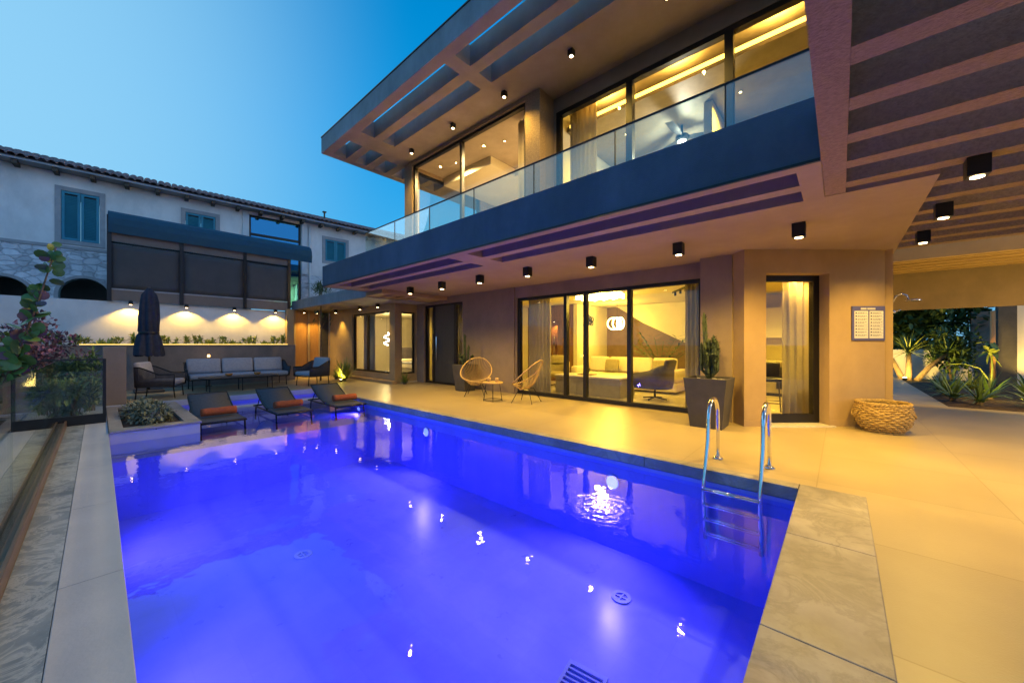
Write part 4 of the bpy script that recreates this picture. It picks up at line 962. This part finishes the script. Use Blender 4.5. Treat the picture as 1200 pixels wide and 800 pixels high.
def grass(name, label, loc, n, l, w, m1, up=.5, arch=.6, cat='plant', group=None):
    t = thing(name, label, cat, loc, 0, group); f = MB(); blades(f, (0, 0, .02), n, l, w, up, arch); mk('leaves', f, m1, t)
    mk('root_clump', MB().lathe([(.07, -.03), (.06, .04), (.02, .06)], n=8), 'bark', t); return t
grass('grass_clump', 'bright uplit grass clump in front of the annex wall', (-13.6, 6.0, 0), 170, .85, .045, 'leaf_lit', .4, .6)
grass('grass_clump', 'low dull grass tuft beside the bright uplit one', (-14.5, 6.1, 0), 60, .4, .03, 'leaf', .4)
grass('rosette_plant', 'small pale rosette plant at the foot of the bay window corner', (-11.0, 6.9, 0), 40, .42, .05, 'leaf_lit', .3, .4)
up = thing('ground_spotlight', 'small ground spotlight under the bright grass clump', 'lamp', (-13.4, 5.8, 0), 0, 'ground spotlights')
mk('body', MB().lathe([(.05, 0), (.05, .08)], n=12), 'black', up); mk('lens', MB().lathe([(.04, .081), (.04, .086)], n=12), 'glow', up)
light('SPOT', 'lamp_light', (0, 0, .1), 90, WARM, up, (-.5, .5, 1), 110, .6, .03)
# garden behind the carport
tag(mk('garden_back_wall', MB().box(-3, 3.75, 22, 22.2, -.05, 1.12), 'white'), 'low pale plaster wall at the end of the garden path', 'wall')
hd = thing('hedge', 'tall dark hedge rising behind the low garden wall', 'hedge', (1.2, 23, 0))
f = MB(); cloud(f, (0, 0, 2.4), (4.6, .8, 2.4), 9000, .36, .18, 320, .2, shell=.05); mk('foliage', f, 'leaf_dark', hd)
s = MB()
for k in range(9): s.tube([(-3.6+.9*k, 0, -.05), (-3.6+.9*k+rng.uniform(-.2, .2), 0, 2.4)], .05, 6, r1=.02)
mk('trunks', s, 'bark', hd)
hd2 = thing('hedge', 'loose green bush in front of the hedge, right of the yucca', 'bush', (3.1, 21.2, 0))
f = MB(); cloud(f, (0, 0, 1.0), (.8, .5, 1.0), 1300, .24, .08, 40, .3, shell=.2); mk('foliage', f, 'leaf', hd2)
s = MB()
for k in range(6): s.tube([(0, 0, -.05), (rng.uniform(-.6, .6), rng.uniform(-.3, .3), 1.3)], .03, 5, r1=.01)
mk('trunks', s, 'bark', hd2)
yu = thing('yucca', 'multi trunked yucca with a spiky crown lit from below', 'yucca', (1.95, 20.6, 0))
for (dx, dy, h, n, l) in ((.0, 0, 1.05, 80, .95), (-.75, .5, 1.35, 60, .8), (1.0, .3, 1.0, 46, .7)):
    tr = mk('trunk', MB().tube([(dx*.2, dy*.2, -.05), (dx*.55, dy*.6, h*.5), (dx, dy, h)], .10, 8, r1=.06), 'bark', yu, smooth=True)
    f = MB(); blades(f, (dx, dy, h), n, l, .07, -.25, .35); mk('crown', f, 'leaf' if n < 70 else 'leaf_lit', yu)
up = thing('ground_spotlight', 'bright ground spotlight at the foot of the yucca', 'lamp', (1.78, 19.9, 0), 0, 'ground spotlights')
mk('body', MB().lathe([(.06, 0), (.07, .1)], n=12), 'black', up); mk('lens', MB().lathe([(.055, .101), (.05, .12), (.02, .13)], n=12), 'glow', up)
light('SPOT', 'lamp_light', (0, 0, .16), 420, WARM, up, (.2, .8, .9), 150, .6, .05)
tag(mk('garden_pillar', MB().box(3.6, 3.95, 18.3, 18.6, 0, 3.6), 'pot'), 'dark square pillar beside the lit white garden wall', 'pillar')
wl = tag(mk('garden_side_wall', MB().grid([3.96, 8], [0, 3.4], [], 18.45, 18.6, FX), 'white'), 'white garden wall with an uplight at the far right', 'wall')
tag(mk('boundary_wall', MB().box(3.8, 8, 22.6, 22.8, -.05, 2.6), 'plaster'), 'grey boundary wall in shade behind the dark pillar', 'wall')
tag(mk('bamboo_pole', MB().tube([(3.42, 17.9, 0), (3.42, 17.9, 2.35)], .055, 10), 'orange_wood', smooth=True), 'lit upright timber pole in front of the dark pillar', 'pole')
bt = thing('bare_tree', 'thin forked bare stem lit against the white garden wall', 'tree', (4.35, 18.1, 0))
mk('trunk', MB().tube([(0, 0, 0), (0, 0, .7), (-.25, .05, 3.0)], .04, 6, r1=.012).tube([(0, 0, .7), (.28, .05, 3.0)], .03, 6, r1=.01), 'bark', bt, smooth=True)
up = thing('ground_spotlight', 'ground spotlight below the forked bare stem', 'lamp', (4.35, 17.6, .05), 0, 'ground spotlights')
mk('body', MB().lathe([(.06, 0), (.07, .1)], n=12), 'black', up); mk('lens', MB().lathe([(.05, .101), (.05, .106)], n=12), 'glow', up)
light('SPOT', 'lamp_light', (0, 0, .14), 160, WARM, up, (0, .35, 1), 120, .6, .04)
gs2 = thing('ground_spotlight', 'small added ground spotlight near the front edge of the soil bed', 'lamp', (3.0, 13.1, .06), 0, 'ground spotlights')
mk('body', MB().lathe([(.05, -.03), (.05, .09)], n=12), 'black', gs2); mk('lens', MB().lathe([(.04, .091), (.04, .096)], n=12), 'glow', gs2)
light('SPOT', 'lamp_light', (0, 0, .13), 130, WARM, gs2, (-.35, .6, .8), 150, .6, .04)  # extra lamp put in to brighten the soil and front plants
for x, tx in ((2.4, 'left of two'), (4.2, 'right of two')):
    can((x, 12.37, 2.6), 'small added spotlight hidden behind the carport panel over the soil bed, '+tx, 'added spotlights behind the carport', 170, 150, s=.05, h=.12)  # added out of sight to throw warm light on the bed
    mk('bracket', MB().box(-.03, .03, -.08, .0, .0, .02), 'black', [q for q in COL.objects if q.get('label', '').endswith(tx)][0])
gp = thing('ginger_plant', 'tall yellow green leafy stalk in front of the timber pole', 'plant', (3.25, 17.2, .04))
s = MB().tube([(0, 0, -.05), (.03, 0, .6), (.0, 0, 1.35)], .03, 6, r1=.012).tube([(0, 0, .2), (-.2, 0, .6), (-.5, 0, .72)], .02, 6, r1=.008)
mk('stalk', s, 'leaf_lit', gp)
f = MB()
for k in range(16): f.leaf((0, 0, rng.uniform(.95, 1.4)), rdir(.2), .38, .15)
for k in range(4): f.leaf((-.5, 0, .72), (-1+rng.uniform(0, .5), rng.uniform(-.5, .5), -.1), .35, .14)
mk('leaves', f, 'leaf_lit', gp)
bp_ = [(1.95, 13.2), (1.98, 14.2), (2.05, 15.6), (2.25, 12.7), (2.6, 13.9), (3.0, 12.8), (3.3, 14.6), (3.8, 13.3), (2.7, 16.2), (3.6, 15.9)]
kinds = [('leaf', .75, .06), ('leaf_dark', .65, .08), ('leaf_lit', .7, .08)]
pr = []
for m1, l, w_ in kinds:
    t = grass('bed_plant', 'low strappy green plant in the soil bed by the path', (0, 0, 0), 34, l, w_, m1, .15, .7, 'plant', 'low plants in the soil bed'); pr.append(t)
for k, (x, y) in enumerate(bp_):
    t = pr[k] if k < 3 else copy_tree(pr[k % 3]); t.location = (x, y, .06); t.rotation_euler.z = k*1.3; s = rng.uniform(.7, 1.15); t.scale = (s, s, s)
fl = thing('ground_spotlight', 'added floodlight out of frame washing the carport panel', 'lamp', (4.3, 9.0, 0), 0, 'ground spotlights')  # unseen flood, added to warm the carport beam, panel and path
mk('body', MB().lathe([(.07, 0), (.08, .12)], n=12), 'black', fl); mk('lens', MB().lathe([(.065, .121), (.06, .128)], n=12), 'glow', fl)
light('SPOT', 'lamp_light', (0, 0, .18), 700, WARM, fl, (-1.6, 3, 2.4), 125, .8, .05)
gs = thing('ground_spotlight', 'small ground spotlight among the bed plants', 'lamp', (2.9, 16.6, .06), 0, 'ground spotlights')
mk('body', MB().lathe([(.05, -.03), (.05, .09)], n=12), 'black', gs); mk('lens', MB().lathe([(.04, .091), (.04, .096)], n=12), 'glow', gs)
light('SPOT', 'lamp_light', (0, 0, .13), 170, WARM, gs, (.2, .3, 1), 140, .6, .04)

# ------------------------------------------------------------------ rooms
def curtain(name, label, cfn, u0, u1, z0, z1, amp=.035, waves=6, m='curtain'):
    b = MB(); n = int(waves*10)
    for k in range(n+1):
        u = u0+(u1-u0)*k/n; w = amp*math.sin(2*math.pi*waves*k/n)+amp*.3*math.sin(k*.7)
        for q in range(5):
            z = z0+(z1-z0)*q/4; b.v.append(cfn(u, z, w*(1.15-.2*q/4)))
    b.f = [(k*5+q, k*5+q+1, (k+1)*5+q+1, (k+1)*5+q) for k in range(n) for q in range(4)]
    o = mk(name, b, m, smooth=True, solid=.004); return tag(o, label, 'curtain')
curtain('curtain', 'pleated sheer curtain behind the left sliding door panel', lambda u, z, w: (u, 8.02+w, z), -6.52, -5.75, .03, 2.72, waves=7)
curtain('curtain', 'pleated sheer curtain at the right edge of the sliding doors', lambda u, z, w: (u, 8.02+w, z), -2.38, -1.95, .03, 2.72, waves=5)
curtain('curtain', 'grey curtain behind the left bay window pane', lambda u, z, w: (u, 7.15+w, z), -14.4, -13.45, .07, 2.6, waves=7, m='fabric')
cd, sd = math.cos(DA), math.sin(DA)
curtain('curtain', 'long golden lit curtain inside the kitchen doorway', lambda u, z, w: (u*cd-(6.62+w)*sd, u*sd+(6.62+w)*cd, z), 4.86, 5.6, .03, 2.68, waves=6)
curtain('curtain', 'sheer curtain at the left of the long upper window', lambda u, z, w: (u, 6.85+w, z), -4.4, -3.75, 3.47, 6.45, waves=6)
curtain('curtain', 'pale curtain inside the upper corner window', lambda u, z, w: (u, 6.5+w, z), -5.6, -5.05, 3.47, 6.5, waves=5)
curtain('curtain', 'sheer strip curtain left of the dark front door', lambda u, z, w: (u, 8.0+w, z), -11.0, -10.3, .03, 2.7, waves=5)
curtain('curtain', 'sheer strip curtain right of the dark front door', lambda u, z, w: (u, 8.0+w, z), -9.5, -9.17, .03, 2.7, waves=4)
so = thing('living_sofa', 'long ivory sofa in the living room behind the stone table', 'sofa', (-4.8, 10.5, .015))
mk('base', MB().box(-1.6, 1.6, -.5, .5, .06, .30), 'sofa_in', so, bevel=.03)
for k in range(4):
    mk('seat_cushion', MB().box(-1.38+.69*k+.008, -1.38+.69*(k+1)-.008, -.52, .2, .302, .46), 'sofa_in', so, bevel=.05, smooth=True)
    o = mk('back_cushion', MB().box(-1.38+.69*k+.012, -1.38+.69*(k+1)-.012, -.09, .09, 0, .48), 'sofa_in', so, bevel=.06, smooth=True); o.location = (0, .28, .46); o.rotation_euler = (R(-12), 0, 0)
for s_ in (-1.5, 1.5): mk('armrest', MB().box(s_-.11, s_+.11, -.5, .5, .302, .64), 'sofa_in', so, bevel=.05, smooth=True)
for k, (x, lb) in enumerate(((-5.2, 'tan cushion leaning at the middle of the ivory sofa'), (-3.75, 'tan cushion leaning at the right of the ivory sofa'))):
    o = mk('cushion', MB().box(-.22, .22, -.07, .07, -.2, .2), 'olive', bevel=.06, smooth=True, sub=1); o.location = (x, 10.42, .70); o.rotation_euler = (R(-18), 0, R(8)); tag(o, lb, 'cushion', 'cushions on the ivory sofa')
tbx = thing('stone_table', 'large block coffee table with pale stone top inside the living room', 'table', (-4.95, 8.85, .015), R(0))
mk('block', MB().box(-.95, .95, -.42, .42, 0, .46), 'greige', tbx, bevel=.006); mk('table_top', MB().box(-.97, .97, -.44, .44, .462, .50), 'stone_top', tbx, bevel=.006)
tr = tag(mk('tray', MB().grid([-.22, .22], [-.15, .15], [], 0, .02, FZ), 'wood', bevel=.005), 'dark wooden tray on the stone coffee table', 'tray'); tr.location = (-5.15, 8.85, .516)
pv = thing('potted_plant', 'small leafy plant in a bowl on the tray', 'potted plant', (-5.15, 8.85, .537)); mk('pot', MB().lathe([(.04, 0), (.07, .08), (.06, .08), (.05, .05)], n=14), 'pot', pv, smooth=True)
f = MB()
for k in range(30): f.leaf((0, 0, .07), rdir(.6), .15, .05)
mk('leaves', f, 'leaf', pv)
def swivel(loc, rz, m1, label):
    r = thing('swivel_armchair', label, 'armchair', loc, rz, 'swivel armchairs')
    mk('star_base', MB().tube([(-.3, 0, .02), (0, 0, .06), (.3, 0, .02)], .018, 6).tube([(0, -.3, .02), (0, 0, .06), (0, .3, .02)], .018, 6).tube([(0, 0, .05), (0, 0, .3)], .028, 8), 'black', r, smooth=True)
    mk('seat', MB().box(-.28, .34, -.3, .3, .3, .46), m1, r, bevel=.06, smooth=True)
    sh = MB(); path = ucurve(.38, .36, .28, 8)
    for x, y in path:
        tz = .62+.22*max(0, min(1, (.1-x)/.4)); sh.v += [(x*.9, y*.9, .28), (x, y, .46), (x*1.02, y*1.02, tz)]
    sh.f = [(3*i+j, 3*i+j+1, 3*i+4+j, 3*i+3+j) for i in range(len(path)-1) for j in range(2)]
    mk('shell', sh, m1, r, smooth=True, solid=.07)
    o = mk('headrest', MB().box(-.06, .06, -.22, .22, 0, .3), m1, r, bevel=.05, smooth=True); o.location = (-.33, 0, .68); o.rotation_euler = (0, R(-14), 0)
swivel((-3.35, 8.95, .015), R(172), 'leather', 'purple grey swivel armchair with headrest behind the right sliding panel')
swivel((-6.75, 9.7, .015), R(-60), 'olive', 'olive swivel armchair behind the left sliding panel')
chd = thing('chandelier', 'bright square crystal chandelier over the stone table', 'chandelier', (-4.85, 9.0, 2.748))
mk('canopy_plate', MB().box(-.6, .6, -.28, .28, -.04, -.001), 'steel', chd)
cr = MB()
for i in range(13):
    for j in range(6): cr.cbox((-.56+.093*i, -.24+.096*j, -.12+.02*math.sin(i*2+j)), (.055, .055, .13))
mk('crystals', cr, 'glow_soft', chd)
light('POINT', 'lamp_light', (0, 0, -.35), 280, WARMIN, chd, size=.15)
rp = thing('ring_pendant', 'pendant of glowing rings over the dining table', 'pendant lamp', (-5.75, 11.9, 2.748))
mk('cable', MB().tube([(0, 0, -.001), (0, 0, -.5)], .006, 5), 'black', rp)
for dx, a in ((-.14, .3), (.12, -.5), (.0, 1.2)):
    mk('ring', MB().tube([(dx+.2*math.cos(q)*math.cos(a), .2*math.cos(q)*math.sin(a), -.69+.2*math.sin(q)) for q in [2*math.pi*k/28 for k in range(28)]], .022, 6, True), 'glow_soft', rp, smooth=True)
light('POINT', 'lamp_light', (0, -.3, -.7), 190, WARMIN, rp, size=.12)
dt = thing('dining_table', 'long dining table below the ring pendant at the back', 'table', (-5.5, 12.1, .015))
mk('table_top', MB().box(-1.1, 1.1, -.4, .4, .71, .75), 'wood', dt, bevel=.005)
for x in (-.95, .95):
    for y in (-.3, .3): mk('leg', MB().box(x-.03, x+.03, y-.03, y+.03, 0, .709), 'wood', dt)
for k, x in enumerate((-6.1, -5.6, -5.1)):
    o = mk('flower_bowl', MB().lathe([(.05, 0), (.11, .05), (.12, .1), (.09, .1)], n=14), 'white_trim', smooth=True); o.location = (x, 12.05, .766)
    tag(o, ['white bowl at the left of the dining table', 'white bowl at the middle of the dining table', 'white bowl at the right of the dining table'][k], 'bowl', 'bowls on the dining table')
wa = MB()
for k in range(9):
    a = rng.uniform(0, 6.28); y, z = 11.65+.12*(k % 4)+rng.uniform(-.05, .05), 2.1+.17*(k//4)+rng.uniform(-.04, .04)
    wa.tube([(-6.77, y+.09*math.cos(q), z+.09*math.sin(q)) for q in [2*math.pi*i/12 for i in range(12)]], .014, 5, True)
tag(mk('wall_sculpture', wa, 'black'), 'dark looped metal wall sculpture on the pale living room wall', 'wall art')
nv = tag(mk('figurine', MB().lathe([(.07, 0), (.04, .1), (.07, .35), (.03, .55), (.06, .68), (.02, .78)], n=12), 'bronze', smooth=True), 'dark slim figurine in the lit wall niche', 'figurine'); nv.location = (-7.86, 11.15, .9)
pp = thing('indoor_palm', 'leafy indoor palm beside the wooden stairs', 'palm', (-4.1, 11.4, .015))
mk('pot', MB().lathe([(.14, 0), (.19, .4), (.17, .4), (.15, .36)], n=16), 'pot', pp, smooth=True)
f = MB()
for k in range(13):
    a = k*2.4; P = []; el = rng.uniform(.8, 1.3); p = Vector((0, 0, .38)); d = Vector((math.cos(a)*math.cos(el), math.sin(a)*math.cos(el), math.sin(el)))
    for s_ in range(9):
        q = p+d*.15; f.tube([p, q], .008, 4); p = q; d = (d+Vector((0, 0, -.09))).normalized()
        if s_ > 1:
            for sd_ in (-1, 1): f.leaf(p, d*.5+d.cross(Vector((0, 0, 1))).normalized()*sd_*.8+Vector((0, 0, -.1)), .3, .04)
mk('fronds', f, 'leaf_dark', pp)
trk = thing('track_light', 'dark ceiling track with small spots in the living room', 'track light', (-2.9, 9.6, 2.748), R(35))
mk('rail', MB().box(-.02, .02, -.8, .8, -.04, -.001), 'black', trk)
for k in range(4):
    mk('spot_head', MB().tube([(0, -.6+.4*k, -.04), (0, -.6+.4*k, -.13)], .03, 8), 'black', trk)
light('SPOT', 'lamp_light', (0, 0, -.2), 200, WARMIN, trk, (-.1, .3, -1), 160, .8, .08)
# bedroom, hall, kitchen, upper rooms
bd = thing('bed', 'double bed with pale cover seen through the bay window', 'bed', (-13.3, 9.3, .05))
mk('bed_base', MB().box(-1.0, 1.0, -.9, .9, .0, .28), 'greige', bd, bevel=.01); mk('mattress', MB().box(-.98, .98, -.88, .88, .285, .52), 'sofa_in', bd, bevel=.06, smooth=True)
mk('blanket', MB().box(-.4, 1.0, -.9, .9, .50, .56), 'fabric', bd, bevel=.03, smooth=True); mk('headboard', MB().box(-1.12, -1.02, -1.0, 1.0, 0, 1.15), 'leather', bd, bevel=.02)
for y in (-.45, .45): mk('pillow', MB().box(-.95, -.5, y-.32, y+.32, .52, .66), 'sofa_in', bd, bevel=.06, smooth=True)
bl = thing('bedroom_pendant', 'glowing twisted pendant lamp inside the bay window', 'pendant lamp', (-14.3, 8.1, 2.618))
mk('cable', MB().tube([(0, 0, -.001), (0, 0, -.8)], .005, 5), 'black', bl)
mk('twisted_tube', MB().tube([(.10*math.cos(q*2.2), .10*math.sin(q*2.2), -.8-.09*q) for q in [k*.25 for k in range(24)]], .022, 6), 'glow_white', bl, smooth=True)
light('POINT', 'lamp_light', (.3, 0, -.9), 160, (1, .72, .26), bl, size=.1)
hl = can((-10.0, 8.5, 2.87), 'recessed square ceiling lamp inside the entrance hall', 'indoor ceiling lamps', 170, 160, color=WARMIN)
can((-8.2, 9.4, 2.748), 'small square ceiling lamp above the niche in the living room', 'indoor ceiling lamps', 140, 150, color=WARMIN, s=.05, h=.06)
can((-12.4, 8.6, 2.618), 'small square ceiling lamp above the bed', 'indoor ceiling lamps', 130, 150, color=(1, .72, .26), s=.05, h=.06)
can((-.45, 9.3, 2.698), 'small square ceiling lamp inside the kitchen', 'indoor ceiling lamps', 800, 165, color=WARMIN, s=.05, h=.06)
can((-.52, 8.18, 2.698), 'small square ceiling lamp between kitchen door and golden curtain', 'indoor ceiling lamps', 120, 120, color=(1, .55, .09), s=.04, h=.03)
can((-7.86, 11.15, 2.19), 'tiny spotlight at the top of the wooden niche', 'indoor ceiling lamps', 25, 120, color=(1, .5, .12), s=.025, h=.03)
for (x, y), lb in zip(((-8.2, 6.8), (-6.4, 6.9), (-5.6, 7.7)), ('at the left behind the upper corner window', 'in the middle of the upper corner room', 'at the back of the upper corner room')):
    can((x, y, 6.538), 'small recessed lamp '+lb, 'lamps of the upper corner room', 900, 165, color=(1, .66, .28), s=.035, h=.015)
can((-1.4, 8.0, 6.078), 'small recessed lamp in the dropped ceiling right of the fan', 'lamps of the long upper room', 480, 165, color=WARMIN, s=.035, h=.015)
can((-3.6, 7.9, 6.078), 'small recessed lamp in the dropped ceiling left of the fan', 'lamps of the long upper room', 420, 165, color=WARMIN, s=.035, h=.015)
for x in (-3.6, -2.2, -.7):
    light('AREA', 'cove_led_light', (x, 6.95, 6.30), 70, (1, .60, .10), cv, (0, -.4, 1), size=.25)
fan = thing('ceiling_fan', 'dark three bladed ceiling fan with bright white lamp in the upper room', 'fan', (-2.56, 8.4, 6.078))
mk('rod', MB().tube([(0, 0, -.001), (0, 0, -.2)], .018, 8), 'black', fan); mk('motor', MB().lathe([(.05, -.2), (.13, -.23), (.13, -.31), (.07, -.34)], n=18), 'black', fan, smooth=True)
for k in range(3):
    a = k*2.094+.5; b = MB(); c, s_ = math.cos(a), math.sin(a)
    b.v = [(c*q-s_*w, s_*q+c*w, -.27+t+zz) for q, ww in ((.12, .05), (.4, .09), (.75, .08)) for w, t in ((-ww, .015), (ww, -.015)) for zz in (0, .008)]
    b.f = [(0, 2, 6, 4), (4, 6, 10, 8), (1, 5, 7, 3), (5, 9, 11, 7), (0, 4, 5, 1), (4, 8, 9, 5), (2, 3, 7, 6), (6, 7, 11, 10), (8, 10, 11, 9), (0, 1, 3, 2)]
    mk('blade', b, 'black', fan)
mk('lamp_bowl', MB().lathe([(.09, -.345), (.075, -.38), (.03, -.40)], n=18), 'glow_white', fan, smooth=True)
light('POINT', 'lamp_light', (0, 0, -.5), 130, (1, .9, .7), fan, size=.08)
sto = thing('bar_stool', 'dark padded bar stool just inside the kitchen doorway', 'stool', (-1.0, 8.62, .014), R(-70))
mk('seat', MB().box(-.2, .2, -.2, .2, .62, .69), 'frame', sto, bevel=.03, smooth=True); mk('backrest', MB().box(-.22, -.16, -.2, .2, .69, .98), 'frame', sto, bevel=.03, smooth=True)
for x in (-.16, .16):
    for y in (-.16, .16): mk('leg', MB().tube([(x, y, .62), (x*1.35, y*1.35, 0)], .012, 6), 'black', sto)
mk('foot_ring', MB().tube([(-.2, -.2, .22), (.2, -.2, .22), (.2, .2, .22), (-.2, .2, .22)], .008, 5, True), 'black', sto)
kc = thing('kitchen_cabinet', 'pale kitchen cabinets with a dark oven against the back wall', 'cabinet', (-.6, 11.8, .014))
mk('base_units', MB().box(-1.1, .9, -.3, .38, .08, .88), 'greige', kc, bevel=.005); mk('worktop', MB().box(-1.1, .9, -.33, .38, .882, .92), 'stone_top', kc); mk('wall_units', MB().box(-1.1, .9, .0, .38, 1.5, 2.3), 'white_trim', kc, bevel=.005)
mk('plinth', MB().box(-1.08, .88, -.25, .38, 0, .079), 'black', kc); mk('oven', MB().box(-.62, -.1, -.32, -.302, .2, .75), 'black', kc); mk('hood', MB().box(-.5, .1, -.02, -.002, 1.52, 1.7), 'black', kc)
# ------------------------------------------------------------------ sky, sun, camera
W = bpy.data.worlds.new('World'); SC.world = W; W.use_nodes = True
nt = W.node_tree; N = nt.nodes; L = nt.links; bg = N['Background']
tc = N.new('ShaderNodeTexCoord'); sx = N.new('ShaderNodeSeparateXYZ'); L.new(tc.outputs['Generated'], sx.inputs[0])
rp_ = N.new('ShaderNodeValToRGB'); e = rp_.color_ramp.elements
e[0].position = 0.0; e[0].color = (.20, .50, .74, 1); e[1].position = 1.0; e[1].color = (.002, .12, .38, 1)
for p, c in ((.10, (.13, .49, .84)), (.28, (.045, .42, .86)), (.46, (.006, .34, .81)), (.66, (.000, .26, .66)), (.8, (.001, .19, .53))):
    k = e.new(p); k.color = (*c, 1)
L.new(sx.outputs[2], rp_.inputs[0])
dt_ = N.new('ShaderNodeVectorMath'); dt_.operation = 'DOT_PRODUCT'; dt_.inputs[1].default_value = (-.86, -.36, .36); L.new(tc.outputs['Generated'], dt_.inputs[0])
mr = N.new('ShaderNodeMapRange'); mr.interpolation_type = 'SMOOTHERSTEP'; mr.inputs[1].default_value = .60; mr.inputs[2].default_value = 1.08; mr.inputs[3].default_value = 0; mr.inputs[4].default_value = .85; L.new(dt_.outputs['Value'], mr.inputs[0])
mx = N.new('ShaderNodeMix'); mx.data_type = 'RGBA'; L.new(mr.outputs[0], mx.inputs[0]); L.new(rp_.outputs[0], mx.inputs[6]); mx.inputs[7].default_value = (.36, .72, .97, 1)
d2 = N.new('ShaderNodeVectorMath'); d2.operation = 'DOT_PRODUCT'; d2.inputs[1].default_value = (.94, -.05, .33); L.new(tc.outputs['Generated'], d2.inputs[0])
mr2 = N.new('ShaderNodeMapRange'); mr2.interpolation_type = 'SMOOTHSTEP'; mr2.inputs[1].default_value = .5; mr2.inputs[2].default_value = 1; mr2.inputs[3].default_value = 0; mr2.inputs[4].default_value = .9; L.new(d2.outputs['Value'], mr2.inputs[0])
mx2 = N.new('ShaderNodeMix'); mx2.data_type = 'RGBA'; L.new(mr2.outputs[0], mx2.inputs[0]); L.new(mx.outputs[2], mx2.inputs[6]); mx2.inputs[7].default_value = (.42, .68, 1.2, 1)
mx = mx2
L.new(mx.outputs[2], bg.inputs['Color']); bg.inputs['Strength'].default_value = 1.0
sun = bpy.data.lights.new('sun', 'SUN'); sun.energy = .12; sun.angle = R(25); sun.color = (.75, .88, 1)
so_ = bpy.data.objects.new('sun', sun); COL.objects.link(so_); so_.rotation_euler = Vector((.85, .35, -.35)).to_track_quat('-Z', 'Y').to_euler()
cam = bpy.data.cameras.new('camera'); cam.sensor_width = 36; cam.lens = 36*432/1200; cam.shift_y = 3/1200; cam.clip_end = 2000; cam.clip_start = .02
co = bpy.data.objects.new('camera', cam); COL.objects.link(co); co.location = (0, 0, 1.35); co.rotation_euler = (R(90), 0, DA)
SC.camera = co
SC.render.engine = 'CYCLES'
cy = SC.cycles; cy.use_denoising = True; cy.max_bounces = 8; cy.diffuse_bounces = 3; cy.glossy_bounces = 4; cy.transparent_max_bounces = 16; cy.caustics_reflective = False; cy.caustics_refractive = False
cy.sample_clamp_indirect = 6; cy.sample_clamp_direct = 0
SC.view_settings.view_transform = 'Standard'; SC.view_settings.look = 'None'; SC.view_settings.exposure = 0; SC.view_settings.gamma = 1
